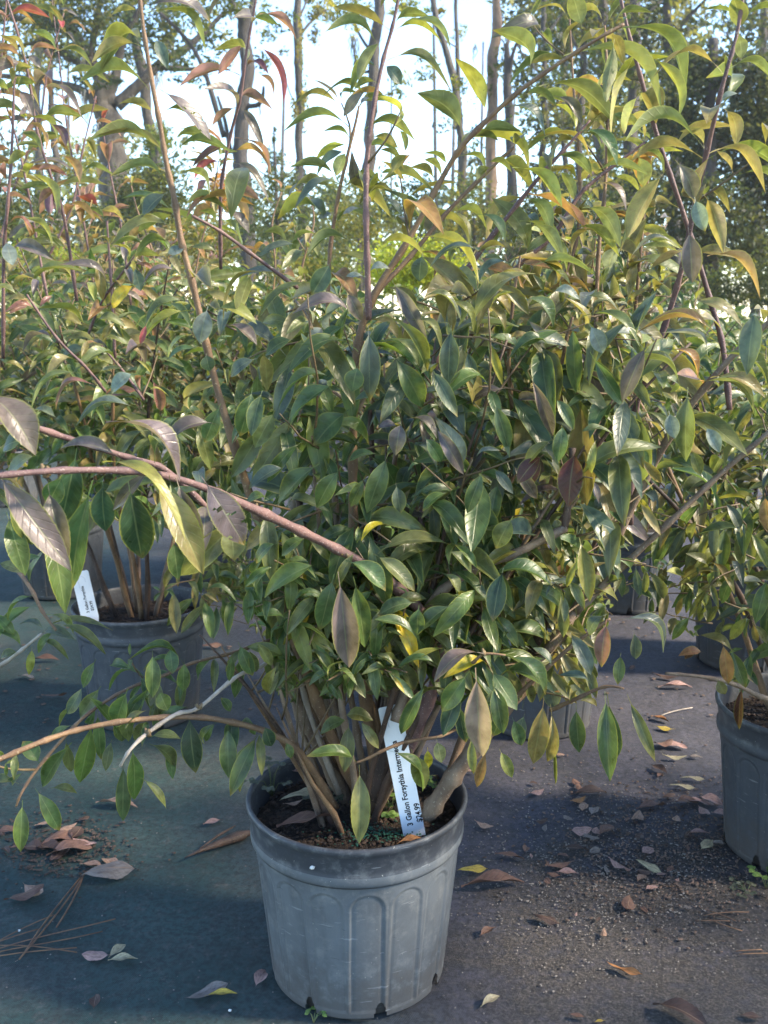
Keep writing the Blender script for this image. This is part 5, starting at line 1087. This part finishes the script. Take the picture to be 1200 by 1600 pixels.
def dead(px, py, ang, Lpx, asp, c, label, z=0.0, k=None, lift=0.0, group='fallen leaves on the ground cloth'):
    rr = random.Random(int(px*13+py)); p = onz(px, py, z+.004); p.z += .001
    kpx = (p-CP).dot(FWD)/FOC; th = math.radians(ang)
    L = Lpx*kpx*1.15
    if z == 0.0: p.z = gz(p.x, p.y)+.002
    m = DEAD[k if k is not None else rr.randrange(6)]
    o = bpy.data.objects.new('fallen_leaf', m); COL.objects.link(o)
    d = Vector((math.cos(th), math.sin(th)*1.0, lift)); o.location = p - Vector((d.x, d.y, 0))*L*.5
    o.rotation_euler = (rr.choice((0, 0, PI))+rr.uniform(-.25, .25), -math.atan(lift), th); o.scale = (L, L*asp, L)
    cc = DC[c]; v = rr.uniform(.85, 1.15); o.color = (cc[0]*v, cc[1]*v, cc[2]*v, 1)
    # raise it so that nothing sinks in the cloth
    mw = Matrix.LocRotScale(o.location, o.rotation_euler, o.scale); zmin = min((mw @ v_.co).z for v_ in m.vertices); o.location.z += (p.z - zmin)
    tag(o, label, 'leaf', group)
    return o
for r_ in [
 (182, 1258, -12, 62, .3, 't', 'long tan leaf lying on the teal cloth under the hanging twigs', 1),
 (333, 1284, 25, 28, .4, 'p', 'small tan leaf alone between the trailing twigs and the pale pot', 0),
 (170, 1365, 12, 72, .42, 'g', 'curled greyish tan leaf with a long stalk beside the needles', 2),
 (145, 1352, -20, 40, .4, 't', 'reddish tan leaf tucked against the curled greyish one', 3),
 (38, 1400, 40, 55, .55, 'b', 'crumpled brown leaf near the picture edge above the needles', 4),
 (52, 1392, -30, 40, .5, 't', 'ragged light brown leaf on top of the crumpled one', 5),
 (150, 1492, 178, 40, .42, 'p', 'pale tan leaf forming one lobe of the small star shaped cluster', 0),
 (183, 1482, 60, 32, .4, 'c', 'pale upright leaf of the star shaped cluster', 1),
 (192, 1496, 5, 40, .34, 'c', 'flat cream leaf pointing away from the pot in the star shaped cluster', 3),
 (148, 1562, 100, 30, .5, 'k', 'dull dark leaf almost the colour of the teal cloth', 0),
 (325, 1548, 30, 62, .38, 'g', 'grey tan curled leaf with a yellow strip beside the pot foot', 2),
 (345, 1550, 8, 44, .2, 'y', 'narrow yellow leaf strip with a curled end', 1),
 (407, 1525, 75, 36, .5, 'p', 'pinkish tan leaf leaning on the foot of the weathered pot', 5),
 (132, 1318, 160, 40, .45, 'p', 'dusty pink leaf scrap at the edge of the crumbled heap', 4),
 (108, 1330, 20, 60, .5, 'b', 'crumbled brown leaf heaped in the debris under the twigs', 5),
 (75, 1325, -25, 50, .5, 'k', 'dark broken leaf in the debris under the twigs', 3),
 (88, 1310, 50, 46, .45, 'b', 'brown leaf standing up in the debris under the twigs', 2),
 (70, 1290, 10, 26, .5, 't', 'small tan scrap above the debris', 0),
 (756, 1288, -35, 30, .36, 't', 'tan leaf lying just beside the pot rim', 1),
 (738, 1362, 5, 42, .3, 'y', 'yellow edged curled leaf close to the pot wall', 2),
 (770, 1384, 8, 88, .32, 'b', 'large reddish brown serrated leaf beside the pot', 1),
 (762, 1456, 40, 32, .38, 'b', 'small brown leaf standing on edge below the large reddish one', 3),
 (797, 1338, -20, 42, .3, 'b', 'long brown leaf above the yellow edged one', 0),
 (852, 1438, -30, 40, .34, 'k', 'dark curled leaf in the damp patch', 2),
 (975, 1518, -32, 50, .22, 'o', 'thin orange brown leaf curled like a strip on the dark cloth', 2),
 (766, 1562, 38, 36, .34, 'c', 'cream leaf lying at the very bottom of the picture', 1),
 (903, 1588, -20, 26, .3, 'b', 'small brown scrap at the bottom edge', 0),
 (938, 1596, 10, 16, .5, 'y', 'tiny yellow scrap at the bottom edge', 0),
 (1062, 1588, -35, 76, .4, 'k', 'dark flat leaf at the bottom edge in the shade', 5),
 (968, 1354, -55, 40, .36, 'p', 'reddish folded leaf in the middle of the gravelly dirt', 3),
 (982, 1415, 70, 36, .5, 'b', 'torn brown leaf below the reddish folded one', 4),
 (1013, 1353, -50, 44, .25, 'c', 'slender cream leaf bent like a hook', 2),
 (1018, 1385, 20, 20, .6, 'p', 'scrap of pink brown leaf beneath the slender cream one', 4),
 (948, 1300, 40, 34, .5, 'b', 'ragged brown leaf in the gravelly dirt with a grey neighbour', 5),
 (907, 1303, 10, 32, .5, 'p', 'shredded brown leaf between the dirt patch and the pot', 4),
 (905, 1232, 80, 24, .4, 'b', 'dark red leaf tip standing on the dirt', 2),
 (920, 1240, 8, 50, .28, 'k', 'dark glossy leaf lying flat behind the orange one', 1),
 (903, 1252, 30, 28, .5, 'o', 'orange brown leaf leaning on the dark glossy one', 3),
 (912, 1262, 70, 26, .5, 't', 'light brown leaf under the orange brown one', 4),
 (928, 1268, 60, 26, .5, 'g', 'greyish leaf at the end of the small heap', 0),
 (838, 1240, 25, 24, .5, 'p', 'small pinkish leaf next to the shaded dirt', 1),
 (1018, 1260, 15, 46, .38, 'b', 'brown leaf in the middle of the right hand row', 3),
 (1046, 1245, 15, 28, .36, 'k', 'dark red brown leaf at the end of the middle row', 1),
 (995, 1280, 60, 28, .6, 't', 'bright tan folded leaf in the dirt', 5),
 (1066, 1229, -15, 36, .22, 'c', 'cream crescent leaf below its twin', 2),
 (1082, 1216, -8, 34, .2, 'c', 'cream crescent leaf nearest the dark pot', 2),
 (1030, 1200, -60, 30, .45, 'k', 'two toned dark leaf with a pale edge standing up', 3),
 (1054, 1184, -8, 32, .22, 'c', 'thin pale leaf under the red brown pair', 1),
 (1036, 1163, 15, 30, .6, 'b', 'broad red brown leaf of the crossed pair', 5),
 (1054, 1164, -20, 34, .45, 'p', 'pinkish leaf of the crossed pair', 4),
 (1040, 1138, -25, 26, .45, 'y', 'yellow and black leaf on the grey cloth', 0),
 (1032, 1122, -45, 28, .4, 'o', 'orange brown leaf touching a white straw', 3),
 (1055, 1072, 0, 46, .2, 'p', 'narrow pinkish leaf far up the grey cloth', 1),
 (1040, 1057, -25, 36, .22, 'k', 'dark sliver of leaf far up the grey cloth', 1),
 (988, 1043, 60, 20, .4, 'b', 'small brown leaf below the hanging foliage', 2),
 (1088, 1252, -20, 36, .5, 'p', 'pinkish leaf against the dirt beside the dark pot', 4),
 (1110, 1250, -40, 34, .5, 'p', 'light pink brown leaf leaning towards the dark pot', 5),
 (1128, 1268, 0, 28, .45, 'p', 'pale brown leaf touching the shade of the dark pot', 0),
 (1100, 1268, -70, 26, .5, 'p', 'upright pale leaf among the pink brown ones', 3),
 (1072, 1252, 0, 30, .6, 'b', 'brown leaf half buried in grit', 5),
 (1090, 1302, 5, 34, .35, 'p', 'flat pinkish leaf on the dark stained dirt', 1),
 (1104, 1322, 45, 34, .45, 'c', 'cream and brown curled leaf near the foot of the dark pot', 2),
 (1012, 1328, 30, 22, .7, 'p', 'curled pink scrap right of the ragged brown leaf', 4),
 (875, 1355, 15, 44, .4, 'b', 'brown serrated leaf lying among the grit', 0),
 (887, 1365, -10, 30, .4, 'p', 'reddish leaf overlapping the serrated one', 3),
 (866, 1368, -25, 20, .5, 'b', 'small red brown leaf below the serrated one', 0),
 (900, 1328, -10, 36, .5, 'k', 'dark wet leaf stuck to the cloth', 0),
 (732, 1209, 0, 24, .3, 't', 'thin tan leaf behind the pot rim', 1),
 (1175, 1590, -12, 30, .4, 'k', 'dark leaf in the shaded bottom corner', 0),
 (70, 1032, 0, 40, .25, 'b', 'flat brown leaf by the edge behind the bright twigs', 1),
 (85, 1088, 10, 34, .3, 'b', 'brown leaf between the twigs and the blue black pot', 0),
 (330, 1010, 10, 32, .3, 'B' if 0 else 'b', 'dark red leaf beside the blue black pot', 2),
 (40, 1060, -15, 26, .5, 'g', 'grey scrap below the bright twigs', 4),
 (12, 1300, 10, 30, .4, 'b', 'brown leaf cut by the picture edge', 4)]:
    dead(*r_[:7], k=r_[7])
for r_ in [
 (478, 1290, 10, 80, .55, 'b', 'broad brown leaf lying on the soil inside the pale pot', 0),
 (468, 1247, 20, 56, .3, 'c', 'cream curled leaf on the soil inside the pale pot', 2),
 (462, 1208, -40, 24, .35, 'p', 'small pink leaf at the back of the soil in the pale pot', 1),
 (482, 1216, 70, 26, .3, 'b', 'narrow brown leaf standing in the soil of the pale pot', 3),
 (458, 1258, 10, 28, .3, 't', 'tan leaf beneath the cream one in the pale pot', 1),
 (612, 1235, -65, 44, .55, 'o', 'ochre leaf behind the white label in the pale pot', 0),
 (640, 1318, 12, 36, .3, 'o', 'red brown leaf at the foot of the white label', 1),
 (686, 1215, 50, 36, .3, 'b', 'brown leaf against the stout stem in the pale pot', 3)]:
    dead(*r_[:7], z=SOILZ+.014, k=r_[7], lift=.12, group='dead leaves on the soil of the pale pot')
r9 = random.Random(41)
for i in range(46):
    px = min(1190, max(745, r9.gauss(985, 105))); py = min(1480, max(1180, r9.gauss(1300, 62)))
    dead(px, py, r9.uniform(0, 180), r9.uniform(9, 22), r9.uniform(.35, .7), r9.choice('bbkptg'), 'small brown leaf scrap lying in the grit between the two pots', k=r9.randrange(6), group='small leaf scraps in the grit')
for i in range(16):
    dead(r9.gauss(92, 42), r9.gauss(1322, 20), r9.uniform(0, 180), r9.uniform(14, 32), r9.uniform(.35, .7), r9.choice('bbktk'), 'crumpled leaf scrap in the litter heap under the hanging twigs', k=r9.randrange(6), group='leaf scraps in the litter heap')
# pine needles: bundles of three lying on the cloth
def needles(name, label, rows, r=.0009, group='dry pine needles on the ground cloth', m='straw'):
    vs = []; fs = []
    for (x1, y1, x2, y2, bend) in rows:
        a = onz(x1, y1, .003); b = onz(x2, y2, .003); mid = (a+b)/2; d = (b-a); n_ = Vector((-d.y, d.x, 0))*bend
        P = [(*(a*(1-t)**2+2*(mid+n_)*t*(1-t)+b*t*t), 0) for t in (0, .25, .5, .75, 1)]
        P = [(p[0], p[1], gz(p[0], p[1])+.0025, r) for p in P]; tube(P, 5, vs, fs)
    o = mesh_obj(name, pydata(name, vs, fs, True, M[m])); tag(o, label, 'needles', group); return o
needles('pine_needle_bundle', 'long needles joined at a fork, pointing towards the star shaped leaf cluster', [(-10, 1486, 180, 1433, .03), (-10, 1490, 160, 1452, -.03), (0, 1495, 120, 1478, .02)])
needles('pine_needle_bundle', 'steep reddish needles running down from the curled greyish leaf', [(135, 1360, 30, 1500, .03), (132, 1362, 88, 1448, .04), (128, 1366, 38, 1490, -.04)], r=.0013)
needles('pine_needle_bundle', 'low needles fanning along the teal cloth at the edge', [(-10, 1475, 60, 1452, .02), (-10, 1478, 120, 1485, .05), (0, 1470, 85, 1428, .05)])
needles('pine_needle_bundle', 'orange needles in the shaded right hand corner', [(1100, 1432, 1170, 1426, .1), (1105, 1436, 1160, 1455, -.08), (1095, 1440, 1140, 1440, .03), (1110, 1425, 1150, 1440, .05)])
needles('pine_needle_bundle', 'pale straw lying by the orange brown leaf', [(1030, 1118, 1082, 1104, .1)], m='bark_pale', r=.0012)
needles('pine_needle_bundle', 'thin needles near the bottom edge in the shade', [(1150, 1487, 1190, 1484, .02), (1155, 1492, 1200, 1490, .04)])
# strip of bark
vs, fs = tube([(*onz(x, y, .005), r) for x, y, r in ((289, 1340, .001), (315, 1328, .004), (345, 1316, .006), (375, 1306, .009), (392, 1300, .003))], 6, jit=.4, seed=3)
tube([(*onz(x, y, .007), r) for x, y, r in ((312, 1326, .001), (340, 1306, .0025), (368, 1290, .001))], 5, vs, fs)
o = mesh_obj('bark_strip', pydata('bark_strip', vs, fs, True, M['bark_brown'])); tag(o, 'torn dark bark strip with a pointed end beside the pale pot', 'bark strip')
# crumbs, grit, sand
rr = random.Random(99)
def grit(name, label, n, f, smin, smax, m, seed, flat=.6):
    pts = []
    while len(pts) < n:
        px, py = f()
        p = onz(px, py); s_ = rr.uniform(smin, smax)
        pts.append((p.x, p.y, gz(p.x, p.y)-.001+s_*.2, s_))
    o = mesh_obj(name, scatter_chunks(name, pts, m, seed, flat)); tag(o, label, None, None, 'stuff')
M['grit'] = simple('grit', (.24, .21, .18), (.1, .085, .075), 30, .85)
M['crumbd'] = simple('dark_crumbs', (.08, .055, .042), (.03, .022, .018), 40, .9)
M['crumb'] = simple('leaf_crumbs', (.15, .1, .075), (.05, .035, .028), 40, .9)
grit('grit', 'gritty sand and gravel spilled on the cloth', 3600, lambda: (min(1230, rr.gauss(960, 130)), max(1120, rr.gauss(1350, 85))), .0008, .0032, M['grit'], 5)
grit('dirt_crumbs', 'dark crumbs of soil and bark on the cloth', 2600, lambda: (rr.gauss(1060, 110), max(1110, rr.gauss(1320, 60))), .001, .0055, M['crumb'], 6)
grit('leaf_crumbs', 'crumbled leaf litter under the hanging twigs', 900, lambda: (rr.gauss(95, 55), rr.gauss(1322, 24)), .0015, .0065, M['crumbd'], 7, .35)
grit('scattered_specks', 'scattered specks on the ground cloth', 500, lambda: (rr.uniform(-50, 1250), rr.uniform(1000, 1600)), .0008, .0024, M['grit'], 8)
grit('distant_litter', 'dead leaf scraps on the cloth between the pots', 420, lambda: (rr.uniform(-50, 1250), rr.uniform(930, 1130)), .002, .012, M['crumb'], 9, .2)
# debris on the soil of the main pot
pts = []
for i in range(1500):
    a = rr.uniform(0, 6.3); r_ = .128*math.sqrt(rr.random()); s_ = rr.uniform(.0015, .006)
    pts.append((r_*math.cos(a), r_*math.sin(a), SOILZ+.010*(1-(r_/.13)**2)+.003+rr.uniform(0, .003), s_))
crumbs = scatter_chunks('bark_crumbs', pts, M['barkbit'] if 'barkbit' in M else simple('bark_mulch', (.07, .045, .032), (.02, .014, .011), 80, .9), 12, .5)
for sh in (main, s1, s2, s3):
    o = mesh_obj('bark_crumbs', crumbs, None, sh.root); o['kind'] = 'stuff'
# moss on the soil in front
M['algae'] = simple('green_soil_moss', (.02, .1, .06), (.012, .05, .035), 90, .8)
pts = []
for i in range(260):
    px, py = rr.gauss(590, 40), rr.gauss(1305, 8); p = onz(px, py, SOILZ+.012)-main.off
    if math.hypot(p.x, p.y) < .125: pts.append((p.x, p.y, p.z+.002, rr.uniform(.0012, .0034)))
o = mesh_obj('soil_moss', scatter_chunks('soil_moss', pts, M['algae'], 4, .6), None, main.root); o['kind'] = 'stuff'
# bead stuck on the rim
p = at(482, 1341, Y0-.137)
best = None
th = math.atan2(p.y-main.off.y, p.x-main.off.x)
vs, fs = rock_mesh(3, .9); vs = [v*.0062 for v in vs]
o = mesh_obj('white_bead', pydata('white_bead', vs, fs, True, M['perlite'])); o.location = (main.off.x+math.cos(th)*.1375, main.off.y+math.sin(th)*.1375, main.off.z+.2165)
tag(o, 'white perlite bead stuck on the rim of the pale pot', 'bead')
for (px, py, c_) in ((359, 1578, 0), (30, 1457, 1)):
    p = onz(px, py); o = mesh_obj('pebble', pydata('pebble', [v*1.0 for v in vs], fs, True, M['perlite'])); o.location = (p.x, p.y, gz(p.x, p.y)+.002); o.scale = (.7, .7, .7)
    tag(o, 'tiny pale pebble on the cloth left of the pale pot foot' if c_ == 0 else 'tiny pale pebble among the pine needles', 'pebble')
# seedlings
def seedling(px, py, label, n, size, col, seed, z=SOILZ+.012, spread=.02, group=None, h=.02):
    r2 = random.Random(seed); b = onz(px, py, z)
    root = empty('weed_seedling', b, label, 'seedling', group)
    g = leaf_mesh('leaflet', leaf_geo(8, 1, .1, .6, .3, 0, 0, seed, 0, .12), M['leaf'])
    vs = []; fs = []
    for i in range(n):
        a = r2.uniform(0, 6.3); d = Vector((math.cos(a), math.sin(a), 0)); L = spread*r2.uniform(.5, 1.3); hh = h*r2.uniform(.4, 1.2)
        tube([(0, 0, -.004, .0006), (*(d*L*.5+Vector((0, 0, hh*.8))), .0005), (*(d*L+Vector((0, 0, hh))), .0004)], 4, vs, fs)
        for k in range(3):
            aa = a+(k-1)*1.0+r2.uniform(-.2, .2); e = Vector((math.cos(aa), math.sin(aa), r2.uniform(-.2, .2)))
            B = b+d*L+Vector((0, 0, hh)); T = B+e.normalized()*size*r2.uniform(.8, 1.2)
            o = bpy.data.objects.new('leaflet', g); m_ = leaf_matrix(B, T, size*.62, .4, r2); o.matrix_basis = Matrix.Translation(-b) @ m_; o.parent = root; COL.objects.link(o)
            c = PAL[col]; v = r2.uniform(.8, 1.2); o.color = (c[0]*v, c[1]*v, c[2]*v, r2.random()*.3)
    mesh_obj('stalks', pydata('stalks', vs, fs, True, M['stalk']), None, root)
M['stalk'] = simple('green_stalk', (.1, .14, .05), (.13, .13, .06), 20, .6)
PAL['w'] = (.16, .26, .07); PAL['k'] = (.09, .1, .075)
seedling(598, 1278, 'bright green seedling with round leaflets in front of the stems', 7, .0115, 'w', 1, spread=.018)
seedling(612, 1262, 'second bright green seedling close behind the first', 5, .011, 'w', 2, spread=.016)
seedling(425, 1240, 'greyish weed spilling at the inner edge of the pale pot', 9, .01, 'k', 3, spread=.03, h=.03)
seedling(512, 1258, 'grey green weed in the middle of the soil', 9, .011, 'k', 4, spread=.028, h=.02)
seedling(688, 1225, 'small pale green weed behind the stout stem', 6, .01, 'w', 5, spread=.02)
seedling(1197, 1385, 'light green weed on the ground at the foot of the dark pot', 8, .014, 'w', 6, z=0.0, spread=.02)
seedling(1168, 1392, 'faint grey weed on the ground near the dark pot', 7, .009, 'k', 7, z=0.0, spread=.02, h=.006)
seedling(490, 1594, 'tiny green sprout in the drain notch of the pale pot', 4, .008, 'w', 8, z=0.0, spread=.01, h=.008)
